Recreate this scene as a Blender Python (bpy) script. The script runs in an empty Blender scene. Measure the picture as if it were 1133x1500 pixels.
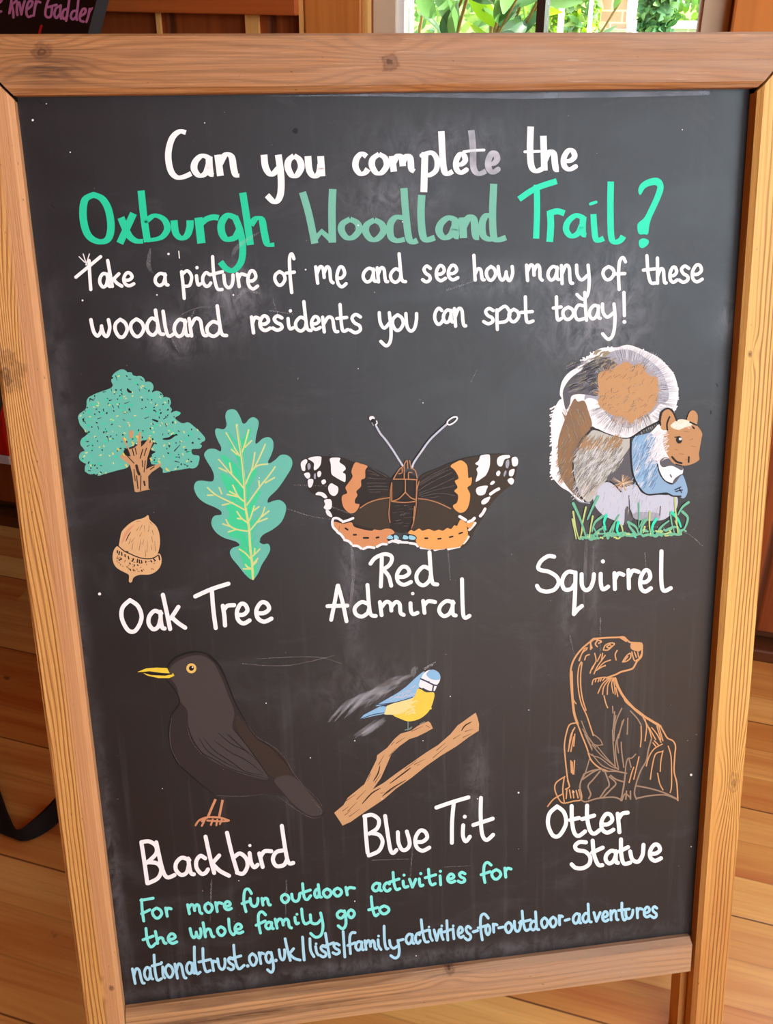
import bpy, math, random
from mathutils import Vector, Matrix
from mathutils.geometry import tessellate_polygon
R = random.Random(7)
scn = bpy.context.scene
COL = scn.collection
PI = math.pi

# ------------------------------------------------------------------ camera
TILT = math.radians(12.0)
ST, CT = math.sin(TILT), math.cos(TILT)
BORG = Vector((0.0, 0.09718, 0.55339))                 # centre of the chalk panel in the room
BMAT = Matrix(((1, 0, 0, BORG.x), (0, ST, -CT, BORG.y), (0, CT, ST, BORG.z), (0, 0, 0, 1)))
CAM_RIGHT = Vector((0.98884178, -0.14886953, 0.00545905))
CAM_DOWN = Vector((-0.06587637, -0.46985315, -0.88028309))
CAM_FWD = Vector((0.13361228, 0.87010108, -0.47441741))
CAM_LOC = Vector((-0.14284051, -0.68076845, 1.05628288))
FPX = 1492.96
cd = bpy.data.cameras.new('camera')
cam = bpy.data.objects.new('camera', cd)
COL.objects.link(cam)
m = Matrix((CAM_RIGHT, -CAM_DOWN, -CAM_FWD)).transposed().to_4x4()
m.translation = CAM_LOC
cam.matrix_world = m
cd.sensor_fit = 'VERTICAL'
cd.sensor_height = 36.0
cd.lens = FPX / 1500 * 36
cd.clip_start = 0.02
scn.camera = cam

# ------------------------------------------------------------------ room axes: u along the back wall, v towards it
ANG = math.radians(-26.3)
U = Vector((math.cos(ANG), math.sin(ANG), 0))
V = Vector((-U.y, U.x, 0))
def W(u, v, z): return U * u + V * v + Vector((0, 0, z))
RU0, RU1, RV0, RV1, RH = -2.6, 3.0, -2.6, 0.90, 2.45

# ------------------------------------------------------------------ light and exposure
vs = scn.view_settings
vs.view_transform = 'Standard'
vs.look = 'None'
vs.exposure = -0.28
vs.gamma = 1.0
vs.use_curve_mapping = False
world = bpy.data.worlds.new('sky')
scn.world = world
world.use_nodes = True
wn = world.node_tree
wn.nodes.clear()
wo = wn.nodes.new('ShaderNodeOutputWorld')
wb = wn.nodes.new('ShaderNodeBackground')
sk = wn.nodes.new('ShaderNodeTexSky')
sk.sky_type = 'HOSEK_WILKIE'
sk.turbidity = 6.0
sk.sun_direction = (0.6, -0.3, 0.74)
mixw = wn.nodes.new('ShaderNodeMixRGB')
mixw.inputs[0].default_value = 0.65
mixw.inputs[2].default_value = (0.55, 0.57, 0.6, 1)
wn.links.new(sk.outputs[0], mixw.inputs[1])
wn.links.new(mixw.outputs[0], wb.inputs[0])
wb.inputs[1].default_value = 13.0
wn.links.new(wb.outputs[0], wo.inputs[0])

def light(name, kind, loc, direction, energy, color, sx=1, sy=1):
    ld = bpy.data.lights.new(name, kind)
    ld.energy = energy
    ld.color = color
    if kind == 'AREA':
        ld.shape = 'RECTANGLE'
        ld.size, ld.size_y = sx, sy
    o = bpy.data.objects.new(name, ld)
    o.location = loc
    o.rotation_euler = direction.to_track_quat('-Z', 'Y').to_euler()
    COL.objects.link(o)
    return o
sun = light('sun', 'SUN', W(3, 4, 5), (-U * 0.75 + V * 0.03 - Vector((0, 0, 0.8))), 22.0, (1, 0.96, 0.88))
sun.data.angle = 0.02
# daylight through the room's other windows (right wall, and the wall behind the photographer)
light('daylight_right_window', 'AREA', W(RU1 - 0.06, -1.25, 1.5), -U, 58, (0.62, 0.87, 1.0), 2.0, 1.4)
light('daylight_glazed_door', 'AREA', W(2.2, RV0 + 0.06, 1.2), V, 26, (0.62, 0.87, 1.0), 1.3, 2.0)
for k_, uc_ in enumerate((0.80, 1.62)):  # lamps in two unseen openings, added to light the floor
    light('added_back_wall_light', 'AREA', W(uc_, RV1 - 0.01, 1.42), -V - Vector((0, 0, 0.35)), 9, (0.66, 0.87, 0.97), 0.62, 1.2)
light('added_overhead_light', 'AREA', Vector((0.75, -0.75, RH - 0.03)), Vector((-0.12, 0.1, -1)), 17, (0.66, 0.88, 1.0), 0.9, 0.7)  # overhead light added under the closed ceiling, no window built there
po = light('daylight_back_window', 'AREA', W(-0.095, 1.02, 1.4), -V, 1, (1, 1, 1), 0.5, 1.3)
po.data.cycles.is_portal = True

cy = scn.cycles
cy.max_bounces = 7
cy.diffuse_bounces = 4
cy.glossy_bounces = 3
cy.transmission_bounces = 4
cy.transparent_max_bounces = 12
cy.caustics_reflective = False
cy.caustics_refractive = False
cy.sample_clamp_indirect = 4.0
cy.use_denoising = True

# ------------------------------------------------------------------ material helpers
def lin(c):
    r = []
    for x in c[:3]:
        x = x / 255.0
        r.append(x / 12.92 if x <= 0.04045 else ((x + 0.055) / 1.055) ** 2.4)
    return (*r, 1.0)

class NT:
    def __init__(s, name):
        s.m = bpy.data.materials.new(name)
        s.m.use_nodes = True
        s.t = s.m.node_tree
        s.t.nodes.clear()
        s.out = s.t.nodes.new('ShaderNodeOutputMaterial')
    def n(s, typ, **kw):
        nd = s.t.nodes.new(typ)
        for k, v in kw.items():
            setattr(nd, k, v)
        return nd
    def put(s, sock, val):
        if isinstance(val, (int, float)):
            sock.default_value = val
        elif isinstance(val, tuple):
            sock.default_value = val
        else:
            s.t.links.new(val, sock)
    def math(s, op, a, b=0.0, c=None, clamp=False):
        nd = s.n('ShaderNodeMath', operation=op, use_clamp=clamp)
        s.put(nd.inputs[0], a); s.put(nd.inputs[1], b)
        if c is not None: s.put(nd.inputs[2], c)
        return nd.outputs[0]
    def mix(s, f, a, b, mode='MIX'):
        nd = s.n('ShaderNodeMixRGB', blend_type=mode)
        s.put(nd.inputs[0], f); s.put(nd.inputs[1], a); s.put(nd.inputs[2], b)
        return nd.outputs[0]
    def objco(s):
        return s.n('ShaderNodeTexCoord').outputs['Object']
    def mapping(s, vec, scale=(1, 1, 1), loc=(0, 0, 0), rot=(0, 0, 0)):
        nd = s.n('ShaderNodeMapping')
        s.put(nd.inputs[0], vec)
        nd.inputs['Location'].default_value = loc
        nd.inputs['Rotation'].default_value = rot
        nd.inputs['Scale'].default_value = scale
        return nd.outputs[0]
    def noise(s, vec, scale=1.0, detail=3.0, rough=0.55, dist=0.0):
        nd = s.n('ShaderNodeTexNoise')
        s.put(nd.inputs['Vector'], vec)
        nd.inputs['Scale'].default_value = scale
        nd.inputs['Detail'].default_value = detail
        nd.inputs['Roughness'].default_value = rough
        nd.inputs['Distortion'].default_value = dist
        return nd.outputs[0]
    def range(s, v, a, b, c=0.0, d=1.0, smooth=False):
        nd = s.n('ShaderNodeMapRange')
        if smooth: nd.interpolation_type = 'SMOOTHSTEP'
        s.put(nd.inputs[0], v)
        for i, x in enumerate((a, b, c, d)): s.put(nd.inputs[i + 1], x)
        return nd.outputs[0]
    def sep(s, vec):
        nd = s.n('ShaderNodeSeparateXYZ')
        s.put(nd.inputs[0], vec)
        return nd.outputs
    def bsdf(s, col, rough=0.5, spec=0.5, bump=None, bstr=0.2, bdist=0.001, **kw):
        b = s.n('ShaderNodeBsdfPrincipled')
        s.put(b.inputs['Base Color'], col)
        s.put(b.inputs['Roughness'], rough)
        s.put(b.inputs['Specular IOR Level'], spec)
        for k, v in kw.items(): s.put(b.inputs[k], v)
        if bump is not None:
            bn = s.n('ShaderNodeBump')
            bn.inputs['Strength'].default_value = bstr
            bn.inputs['Distance'].default_value = bdist
            s.put(bn.inputs['Height'], bump)
            s.put(b.inputs['Normal'], bn.outputs[0])
        s.t.links.new(b.outputs[0], s.out.inputs[0])
        return b

def plain(name, rgb, rough=0.5, spec=0.4, var=0.12, scale=40):
    t = NT(name)
    n = t.noise(t.objco(), scale, 4)
    c = lin(rgb)
    a = tuple(x * (1 - var) for x in c[:3]) + (1,)
    b = tuple(min(1, x * (1 + var)) for x in c[:3]) + (1,)
    t.bsdf(t.mix(n, a, b), rough, spec)
    return t.m

PAINTS = {}
def paint(key, rgb=None, var=0.10, alpha=1.0, patch=0.0):
    """marker paint: slight unevenness of the coat, optionally thin or patchy so the board shows through"""
    if key in PAINTS: return PAINTS[key]
    t = NT('paint_' + key)
    co = t.objco()
    n = t.noise(co, 260, 4, 0.6)
    n2 = t.noise(co, 45, 3)
    c = lin(rgb)
    a = tuple(x * (1 - var) for x in c[:3]) + (1,)
    b = tuple(min(0.9, x * (1 + var)) for x in c[:3]) + (1,)
    col = t.mix(t.math('MULTIPLY', t.math('ADD', n, n2), 0.5), a, b)
    bs = t.bsdf(col, 0.55, 0.25)
    if alpha < 1 or patch > 0:
        tr = t.n('ShaderNodeBsdfTransparent')
        mx = t.n('ShaderNodeMixShader')
        f = alpha
        if patch > 0:
            f = t.math('MULTIPLY', alpha, t.range(n2, 0.35, 0.65, 1 - min(patch, 1), 1))
        t.put(mx.inputs[0], f)
        t.t.links.new(tr.outputs[0], mx.inputs[1])
        t.t.links.new(bs.outputs[0], mx.inputs[2])
        t.t.links.new(mx.outputs[0], t.out.inputs[0])
    PAINTS[key] = t.m
    return t.m

def wood(name, along, light_c, dark_c, rings=200, ring_amt=0.6, knots=(), gray=None, gray_amt=0.0,
         warp=0.006, seed=0.0, stripe=None, fibre=0.35, blotch=None, sharp=2.6, rough=0.5, band=None, stain=None, streak=0.35, foot_tone=None):
    """along: 'X' or 'Y' grain direction. knots: (along, across, radius, bend)"""
    t = NT(name)
    s = t.sep(t.objco())
    al = s[0] if along == 'X' else s[1]
    ac = s[1] if along == 'X' else s[0]
    dp = s[2]
    cv = t.n('ShaderNodeCombineXYZ')
    t.put(cv.inputs[0], t.math('ADD', al, seed)); t.put(cv.inputs[1], ac); t.put(cv.inputs[2], dp)
    vec = cv.outputs[0]
    w1 = t.noise(t.mapping(vec, (2.6, 22, 22)), 1, 3)
    g = t.math('ADD', ac, t.math('MULTIPLY', t.math('SUBTRACT', w1, 0.5), warp * 2))
    g = t.math('ADD', g, t.math('MULTIPLY', dp, 0.55))
    dark_k = None
    for kk in knots:
        ka, kc, kr, kb = kk[:4]
        kamt = kk[4] if len(kk) > 4 else 1.0
        dx = t.math('SUBTRACT', al, ka)
        dy = t.math('SUBTRACT', ac, kc)
        d2 = t.math('ADD', t.math('MULTIPLY', t.math('MULTIPLY', dx, dx), 0.16), t.math('MULTIPLY', dy, dy))
        e = t.math('POWER', 2.718, t.math('MULTIPLY', d2, -1.0 / (2 * (kr * 1.3) ** 2)))
        sg = t.math('MULTIPLY', e, t.math('MULTIPLY', dy, kb))
        g = t.math('ADD', g, sg)
        nd = t.noise(t.mapping(vec, (90, 120, 120)), 1, 3)
        dd = t.math('SQRT', t.math('ADD', t.math('MULTIPLY', t.math('MULTIPLY', dx, dx), 0.55), t.math('MULTIPLY', dy, dy)))
        dd = t.math('ADD', dd, t.math('MULTIPLY', t.math('SUBTRACT', nd, 0.5), kr * 1.5))
        core = t.range(dd, kr * 0.25, kr * 1.0, 1, 0, True)
        ring = t.math('MULTIPLY', t.math('SINE', t.math('MULTIPLY', dd, 2 * PI / (kr * 0.5))), 0.22)
        core = t.math('MULTIPLY', core, t.math('ADD', 0.65 * kamt, ring), clamp=True)
        dark_k = core if dark_k is None else t.math('MAXIMUM', dark_k, core)
    sn = t.math('SINE', t.math('MULTIPLY', g, rings * 2 * PI))
    sn = t.math('POWER', t.math('ADD', t.math('MULTIPLY', sn, 0.5), 0.5), sharp)
    amp = t.range(t.noise(t.mapping(vec, (1.5, 60, 60)), 1, 2), 0.3, 0.7, 0.6, 1.0)
    if stripe is not None:                       # a plainer sapwood band on one side (across lo, hi)
        amp = t.math('MULTIPLY', amp, t.range(ac, stripe[0], stripe[1], stripe[2], stripe[3], True))
    rf = t.math('MULTIPLY', t.math('MULTIPLY', sn, amp), ring_amt)
    fb = t.noise(t.mapping(vec, (14, 900, 900)), 1, 3, 0.6)
    col = t.mix(rf, lin(light_c), lin(dark_c))
    stk = t.noise(t.mapping(vec, (7, 620, 620), (0.7, 0, 0)), 1, 4, 0.7)
    col = t.mix(t.math('MULTIPLY', t.range(stk, 0.53, 0.70), streak), col, lin(dark_c))
    fbf = t.math('MULTIPLY', t.range(fb, 0.35, 0.75), fibre)
    col = t.mix(fbf, col, t.mix(0.55, lin(dark_c), lin(light_c)))
    if gray is not None:
        gn = t.range(t.noise(t.mapping(vec, (5, 34, 34), (3.1, 0, 0)), 1, 4, 0.6), 0.38, 0.66)
        gn = t.math('MULTIPLY', gn, gray_amt)
        if blotch is not None:
            gn = t.math('MULTIPLY', gn, t.range(al, blotch[0], blotch[1], blotch[2], 1, True))
        col = t.mix(gn, col, lin(gray))
        pale = t.range(t.noise(t.mapping(vec, (22, 420, 420)), 1, 3, 0.7), 0.62, 0.78)
        col = t.mix(t.math('MULTIPLY', pale, 0.45 * gray_amt + 0.1), col, lin((225, 196, 165)))
    if foot_tone is not None:                          # browner mix, increasing towards the foot
        an = t.math('MULTIPLY', t.range(al, foot_tone[0], foot_tone[1], 0, 1, True), t.range(t.noise(t.mapping(vec, (6, 60, 60), (9, 0, 0)), 1, 3), 0.25, 0.6, 0.45, 1))
        col = t.mix(t.math('MULTIPLY', an, foot_tone[2]), col, t.mix(rf, lin((190, 120, 60)), lin((112, 56, 20))))
    if band is not None:                         # smooth pinkish heartwood along the inner edge
        col = t.mix(t.math('MULTIPLY', t.range(ac, band[0], band[1], 0, 1, True), band[3]), col, t.mix(fbf, lin(band[2]), lin(dark_c)))
    if stain is not None:                        # an old dark stain with streaky edges
        a_ = t.math('DIVIDE', t.math('SUBTRACT', al, stain[0]), stain[2])
        b_ = t.math('DIVIDE', t.math('SUBTRACT', ac, stain[1]), stain[3])
        e_ = t.math('POWER', 2.718, t.math('MULTIPLY', t.math('ADD', t.math('MULTIPLY', a_, a_), t.math('MULTIPLY', b_, b_)), -1))
        e_ = t.math('MULTIPLY', e_, t.range(t.noise(t.mapping(vec, (20, 300, 300)), 1, 4, 0.6), 0.28, 0.55), clamp=True)
        col = t.mix(t.math('MULTIPLY', e_, 0.9), col, lin((70, 44, 28)))
    if dark_k is not None:
        col = t.mix(dark_k, col, lin((74, 38, 20)))
    speck = t.range(t.noise(t.mapping(vec, (160, 300, 300)), 1, 2, 0.5), 0.73, 0.79)
    col = t.mix(t.math('MULTIPLY', speck, 0.6), col, lin((70, 40, 24)))
    h = t.math('ADD', t.math('ADD', t.math('MULTIPLY', rf, -0.6), t.math('MULTIPLY', fb, 0.5)), t.math('MULTIPLY', stk, -0.7))
    t.bsdf(col, rough, 0.35, bump=h, bstr=0.5, bdist=0.0012)
    return t.m

# ------------------------------------------------------------------ mesh helpers
def mesh_obj(name, verts, faces, mat, parent=None, smooth=False, mats=None, fmat=None):
    me = bpy.data.meshes.new(name)
    me.from_pydata([tuple(v) for v in verts], [], faces)
    for x in (mats or [mat]): me.materials.append(x)
    if fmat:
        me.polygons.foreach_set('material_index', fmat)
    if smooth:
        me.polygons.foreach_set('use_smooth', [True] * len(me.polygons))
    me.update()
    o = bpy.data.objects.new(name, me)
    COL.objects.link(o)
    if parent is not None: o.parent = parent
    return o

def fix_normals(o):
    import bmesh
    bm = bmesh.new(); bm.from_mesh(o.data)
    bmesh.ops.recalc_face_normals(bm, faces=bm.faces)
    bm.to_mesh(o.data); bm.free()

def tag(o, label=None, category=None, group=None, kind=None):
    if label: o['label'] = label
    if category: o['category'] = category
    if group: o['group'] = group
    if kind: o['kind'] = kind
    return o

def empty(name, loc=(0, 0, 0)):
    o = bpy.data.objects.new(name, None)
    o.empty_display_size = 0.1
    o.location = loc
    COL.objects.link(o)
    return o

class MB:
    def __init__(s): s.v, s.f, s.mi = [], [], []
    def add(s, vs, fs, mi=0):
        b = len(s.v)
        s.v += [Vector(x) for x in vs]
        s.f += [[i + b for i in f] for f in fs]
        s.mi += [mi] * len(fs)
    def box(s, fr, a, b, mi=0):
        p = [fr(x, y, z) for x in (a[0], b[0]) for y in (a[1], b[1]) for z in (a[2], b[2])]
        s.add(p, [[0, 1, 3, 2], [4, 6, 7, 5], [0, 4, 5, 1], [2, 3, 7, 6], [0, 2, 6, 4], [1, 5, 7, 3]], mi)
    def tube(s, pts, r, n=8, mi=0):
        pts = [Vector(p) for p in pts]
        rs = r if isinstance(r, (list, tuple)) else [r] * len(pts)
        vs = []
        for i, p in enumerate(pts):
            d = (pts[min(i + 1, len(pts) - 1)] - pts[max(i - 1, 0)]).normalized()
            a = d.orthogonal().normalized(); b = d.cross(a)
            vs += [p + (a * math.cos(2 * PI * k / n) + b * math.sin(2 * PI * k / n)) * rs[i] for k in range(n)]
        fs = [[i * n + k, i * n + (k + 1) % n, (i + 1) * n + (k + 1) % n, (i + 1) * n + k] for i in range(len(pts) - 1) for k in range(n)]
        fs += [list(range(n))[::-1], [(len(pts) - 1) * n + k for k in range(n)]]
        s.add(vs, fs, mi)
    def build(s, name, mats, parent=None, smooth=False, bevel=0.0, fix=True):
        if not isinstance(mats, list): mats = [mats]
        o = mesh_obj(name, s.v, s.f, None, parent, smooth, mats, s.mi)
        if fix: fix_normals(o)
        if bevel:
            bv = o.modifiers.new('bevel', 'BEVEL'); bv.width = bevel; bv.segments = 2; bv.limit_method = 'ANGLE'
        return o

def ident(x, y, z): return Vector((x, y, z))

def loft(sec, a, b, perm):
    """section points (p,q) swept from a(p,q) to b(p,q) along the third axis; perm maps (p,q,t) to xyz"""
    n = len(sec)
    vs = [perm(p, q, a(p, q)) for p, q in sec] + [perm(p, q, b(p, q)) for p, q in sec]
    fs = [[i, (i + 1) % n, n + (i + 1) % n, n + i] for i in range(n)] + [list(range(n))[::-1], list(range(n, 2 * n))]
    return vs, fs
# ------------------------------------------------------------------ room shell
FLOOR_ROT = -ANG
def floor_mat():
    t = NT('pine_floor')
    vec = t.mapping(t.objco(), (1, 1, 1), (0, 0, 0), (0, 0, FLOOR_ROT))
    s = t.sep(vec)
    u, v = s[0], s[1]
    sw = 0.0667
    vi = t.math('FLOOR', t.math('DIVIDE', t.math('SUBTRACT', v, 0.043), sw))
    vf = t.math('FRACT', t.math('DIVIDE', t.math('SUBTRACT', v, 0.043), sw))
    wn1 = t.n('ShaderNodeTexWhiteNoise', noise_dimensions='1D')
    t.put(wn1.inputs['W'], vi)
    off = t.math('MULTIPLY', wn1.outputs[0], 1.9)
    ui = t.math('FLOOR', t.math('DIVIDE', t.math('ADD', u, off), 1.1))
    cb = t.n('ShaderNodeCombineXYZ')
    t.put(cb.inputs[0], ui); t.put(cb.inputs[1], vi)
    wn2 = t.n('ShaderNodeTexWhiteNoise', noise_dimensions='2D')
    t.put(wn2.inputs['Vector'], cb.outputs[0])
    tone = wn2.outputs[0]
    cv = t.n('ShaderNodeCombineXYZ')
    t.put(cv.inputs[0], t.math('ADD', u, t.math('MULTIPLY', tone, 9)))
    t.put(cv.inputs[1], v); t.put(cv.inputs[2], tone)
    gr = t.noise(t.mapping(cv.outputs[0], (2.2, 34, 1)), 1, 4, 0.55, 0.6)
    fb = t.noise(t.mapping(cv.outputs[0], (9, 260, 1)), 1, 3)
    c1 = t.mix(tone, lin((210, 142, 68)), lin((238, 184, 104)))
    col = t.mix(t.range(gr, 0.35, 0.7), c1, t.mix(tone, lin((182, 94, 38)), lin((220, 154, 78))))
    col = t.mix(t.math('MULTIPLY', t.range(fb, 0.5, 0.8), 0.25), col, lin((150, 80, 36)))
    # knots
    vo = t.n('ShaderNodeTexVoronoi')
    t.put(vo.inputs['Vector'], t.mapping(vec, (9.0, 13.0, 1), (0.35, 0.2, 0)))
    vo.inputs['Scale'].default_value = 1.0
    kd = t.math('ADD', vo.outputs['Distance'], t.math('MULTIPLY', t.noise(t.mapping(vec, (130, 130, 1)), 1, 2), 0.10))
    kn = t.math('MULTIPLY', t.range(kd, 0.085, 0.15, 1, 0, True), 0.85)
    col = t.mix(kn, col, lin((88, 46, 22)))
    # seams: a strong one every third strip, faint ones between
    edge = t.math('MINIMUM', vf, t.math('SUBTRACT', 1.0, vf))
    vi3 = t.math('MODULO', t.math('ADD', vi, 300), 3)
    vlow = t.math('MULTIPLY', t.math('LESS_THAN', vf, 0.5), t.math('COMPARE', vi3, 1, 0.1))
    vhigh = t.math('MULTIPLY', t.math('GREATER_THAN', vf, 0.5), t.math('COMPARE', vi3, 0, 0.1))
    strong = t.math('ADD', vlow, vhigh)
    seam = t.math('MULTIPLY', t.range(edge, 0.008, 0.028, 1, 0), t.math('ADD', 0.18, t.math('MULTIPLY', strong, 0.72)))
    col = t.mix(seam, col, lin((92, 44, 18)))
    t.bsdf(col, 0.36, 0.4, bump=t.math('SUBTRACT', t.math('MULTIPLY', gr, 0.2), seam), bstr=0.2, bdist=0.001)
    return t.m
M_FLOOR = floor_mat()

def boards_mat(name, light_c, dark_c, pitch=0.11, vertical=True, rough=0.45):
    """varnished pine cladding in room axes: boards of the given pitch"""
    t = NT(name)
    vec = t.mapping(t.objco(), (1, 1, 1), (0, 0, 0), (0, 0, FLOOR_ROT))
    s = t.sep(vec)
    a, b = (s[0], s[2]) if vertical else (s[2], s[0])
    k = t.math('DIVIDE', a, pitch)
    ki, kf = t.math('FLOOR', k), t.math('FRACT', k)
    wn1 = t.n('ShaderNodeTexWhiteNoise', noise_dimensions='1D')
    t.put(wn1.inputs['W'], ki)
    cv = t.n('ShaderNodeCombineXYZ')
    t.put(cv.inputs[0], a); t.put(cv.inputs[1], t.math('ADD', b, t.math('MULTIPLY', wn1.outputs[0], 7))); t.put(cv.inputs[2], s[1])
    g = t.noise(t.mapping(cv.outputs[0], (75, 2.5, 20)), 1, 4, 0.55, 0.4)
    col = t.mix(t.range(g, 0.3, 0.75), lin(light_c), lin(dark_c))
    col = t.mix(t.math('MULTIPLY', wn1.outputs[0], 0.35), col, lin(dark_c))
    e = t.math('MINIMUM', kf, t.math('SUBTRACT', 1.0, kf))
    groove = t.range(e, 0.015, 0.05, 0.8, 0)
    col = t.mix(groove, col, lin((60, 28, 12)))
    t.bsdf(col, rough, 0.4, bump=t.math('SUBTRACT', 0, groove), bstr=0.5, bdist=0.004)
    return t.m
M_CLAD = boards_mat('pine_cladding', (158, 80, 32), (112, 48, 18), 0.17)
M_RAILW = boards_mat('pine_rail', (190, 100, 42), (158, 76, 30), 3.0, False)
M_POST = boards_mat('pine_post', (216, 140, 66), (190, 112, 48), 3.0)
M_POSTEDGE = boards_mat('pine_post_edge', (236, 184, 108), (214, 150, 80), 3.0)
M_SKIRT = boards_mat('pine_skirting', (176, 98, 44), (132, 66, 28), 3.0, False)
M_CEIL = plain('ceiling_paint', (206, 198, 184), 0.8, 0.2, 0.03)
M_PLASTER = plain('wall_paint', (206, 196, 178), 0.8, 0.2, 0.04)
M_BEIGE = plain('beige_window_paint', (206, 188, 160), 0.5, 0.4, 0.04)
M_WHITE = plain('white_window_paint', (246, 246, 244), 0.4, 0.5, 0.02)
M_BRONZE = plain('dark_bronze', (48, 30, 22), 0.4, 0.5, 0.1)

mb = MB(); mb.box(W, (RU0 - .1, RV0 - .1, -0.06), (RU1 + .1, RV1 + .16, 0.0))
tag(mb.build('floor', M_FLOOR), kind='structure')
mb = MB(); mb.box(W, (RU0 - .1, RV0 - .1, RH), (RU1 + .1, RV1 + .16, RH + 0.05))
tag(mb.build('ceiling', M_RAILW), kind='structure')
# back wall with the window opening
WU0, WU1, WZ0, WZ1 = -0.352, 0.150, 0.78, 2.05
VW = RV1
mb = MB()
mb.box(W, (RU0 - .1, VW, 0.05), (-0.46, VW + 0.12, RH))
mb.box(W, (-0.46, VW, 0.05), (WU0, VW + 0.12, RH))
mb.box(W, (WU0, VW, 0.05), (WU1, VW + 0.12, WZ0))
mb.box(W, (WU0, VW, WZ1), (WU1, VW + 0.12, RH))
for a_, b_, z0_, z1_ in ((WU1, 0.48, 0.05, RH), (0.48, 1.12, 0.05, WZ0), (0.48, 1.12, WZ1, RH), (1.12, 1.30, 0.05, RH), (1.30, 1.94, 0.05, WZ0), (1.30, 1.94, WZ1, RH), (1.94, RU1 + .1, 0.05, RH)):  # includes two unseen openings added for the floor lights
    mb.box(W, (a_, VW, z0_), (b_, VW + 0.12, z1_))
tag(mb.build('wall_back', M_CLAD), kind='structure')
mb = MB(); mb.box(W, (RU0 - .1, VW + 0.025, 0.0), (RU1 + .1, VW + 0.12, 0.05))
tag(mb.build('trim_3', M_SKIRT), kind='structure')
mb = MB(); mb.box(W, (RU0, VW - 0.022, 0.0), (RU1, VW + 0.025, 0.024))
tag(mb.build('baseboard_back', M_SKIRT, bevel=0.004), kind='structure')
# posts beside the window, the horizontal rail above the cladding
mb = MB(); mb.box(W, (-0.452, VW - 0.02, 0.024), (-0.361, VW, RH)); tag(mb.build('trim_1', M_POST, bevel=0.004), kind='structure')
mb = MB(); mb.box(W, (-0.4598, VW - 0.018, 0.024), (-0.4525, VW, RH)); mb.box(W, (-0.3605, VW - 0.018, 0.024), (-0.3525, VW, RH))
tag(mb.build('trim_2', M_POSTEDGE), kind='structure')
mb = MB(); mb.box(W, (0.1535, VW - 0.02, 0.024), (0.26, VW, RH)); tag(mb.build('trim_4', M_POST, bevel=0.004), kind='structure')
mb = MB(); mb.box(W, (RU0, VW - 0.03, 0.987), (-0.4600, VW, 1.10)); tag(mb.build('trim_5', M_RAILW, bevel=0.002), kind='structure')
mb = MB(); mb.box(W, (-0.552, VW - 0.008, 0.024), (-0.531, VW, 0.987)); mb.box(W, (-0.705, VW - 0.006, 0.024), (-0.698, VW, 0.987))
tag(mb.build('trim_6', M_POSTEDGE), kind='structure')
# other walls, each with the window that lights the room
def wall_with_hole(name, fixed, at, lo, hi, h0, h1, z0, z1, thick):
    mb = MB()
    def q(a, z, d):
        return W(at + d, a, z) if fixed == 'u' else W(a, at + d, z)
    def bx(a0, a1, zz0, zz1):
        mb.box(lambda x, y, z: q(x, z, y), (a0, 0, zz0), (a1, thick, zz1))
    bx(lo, h0, 0, RH); bx(h1, hi, 0, RH); bx(h0, h1, 0, z0); bx(h0, h1, z1, RH)
    return tag(mb.build(name, M_CLAD), kind='structure')
wall_with_hole('wall_right', 'u', RU1, RV0 - .1, RV1, -2.25, -0.25, 0.8, 2.2, 0.1)
wall_with_hole('wall_front', 'v', RV0, RU0 - .1, RU1 + .1, 1.5, 2.9, 0.1, 2.3, -0.1)
mb = MB(); mb.box(W, (RU0 - 0.1, RV0, 0), (RU0, RV1, RH)); tag(mb.build('wall_left', M_CLAD), kind='structure')
# the window
VF = VW + 0.028
win = empty('window_1', W(-0.1, VF, WZ0)); tag(win, kind='structure')
def part(mbx, name, mats, root, **kw):
    o = mbx.build(name, mats, root, **kw)
    o.matrix_parent_inverse = Matrix.Translation(root.location).inverted()
    return o
mb = MB()
mb.box(W, (WU0, VF - 0.02, WZ0), (-0.319, VF + 0.05, WZ1)); mb.box(W, (0.115, VF - 0.02, WZ0), (WU1, VF + 0.05, WZ1))
mb.box(W, (-0.319, VF - 0.02, WZ0), (0.115, VF + 0.05, WZ0 + 0.035)); mb.box(W, (-0.319, VF - 0.02, WZ1 - 0.035), (0.115, VF + 0.05, WZ1))
part(mb, 'window_frame', M_BEIGE, win)
mb = MB()
mb.box(W, (-0.3192, VF - 0.012, WZ0 + .035), (-0.3075, VF + 0.04, WZ1 - .035)); mb.box(W, (0.1085, VF - 0.012, WZ0 + .035), (0.1152, VF + 0.04, WZ1 - .035))
mb.box(W, (-0.3075, VF - 0.012, WZ0 + .035), (0.1085, VF + 0.04, WZ0 + .05)); mb.box(W, (-0.3075, VF - 0.012, WZ1 - .05), (0.1085, VF + 0.04, WZ1 - .035))
part(mb, 'sash', M_WHITE, win)
mb = MB(); mb.box(W, (-0.1125, VF - 0.01, WZ0 + .05), (-0.1005, VF + 0.03, WZ1 - .05)); part(mb, 'mullion', M_BRONZE, win)
tg = NT('window_glass')
tr = tg.n('ShaderNodeBsdfTransparent'); gl = tg.n('ShaderNodeBsdfGlossy'); gl.inputs['Roughness'].default_value = 0.02
fr = tg.n('ShaderNodeFresnel'); fr.inputs['IOR'].default_value = 1.45
mx = tg.n('ShaderNodeMixShader'); tg.put(mx.inputs[0], fr.outputs[0])
tg.t.links.new(tr.outputs[0], mx.inputs[1]); tg.t.links.new(gl.outputs[0], mx.inputs[2]); tg.t.links.new(mx.outputs[0], tg.out.inputs[0])
for a, b in ((-0.3075, -0.1125), (-0.1005, 0.1085)):
    mb = MB(); mb.box(W, (a, VF + 0.012, WZ0 + .05), (b, VF + 0.016, WZ1 - .05)); part(mb, 'pane', tg.m, win)

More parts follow.
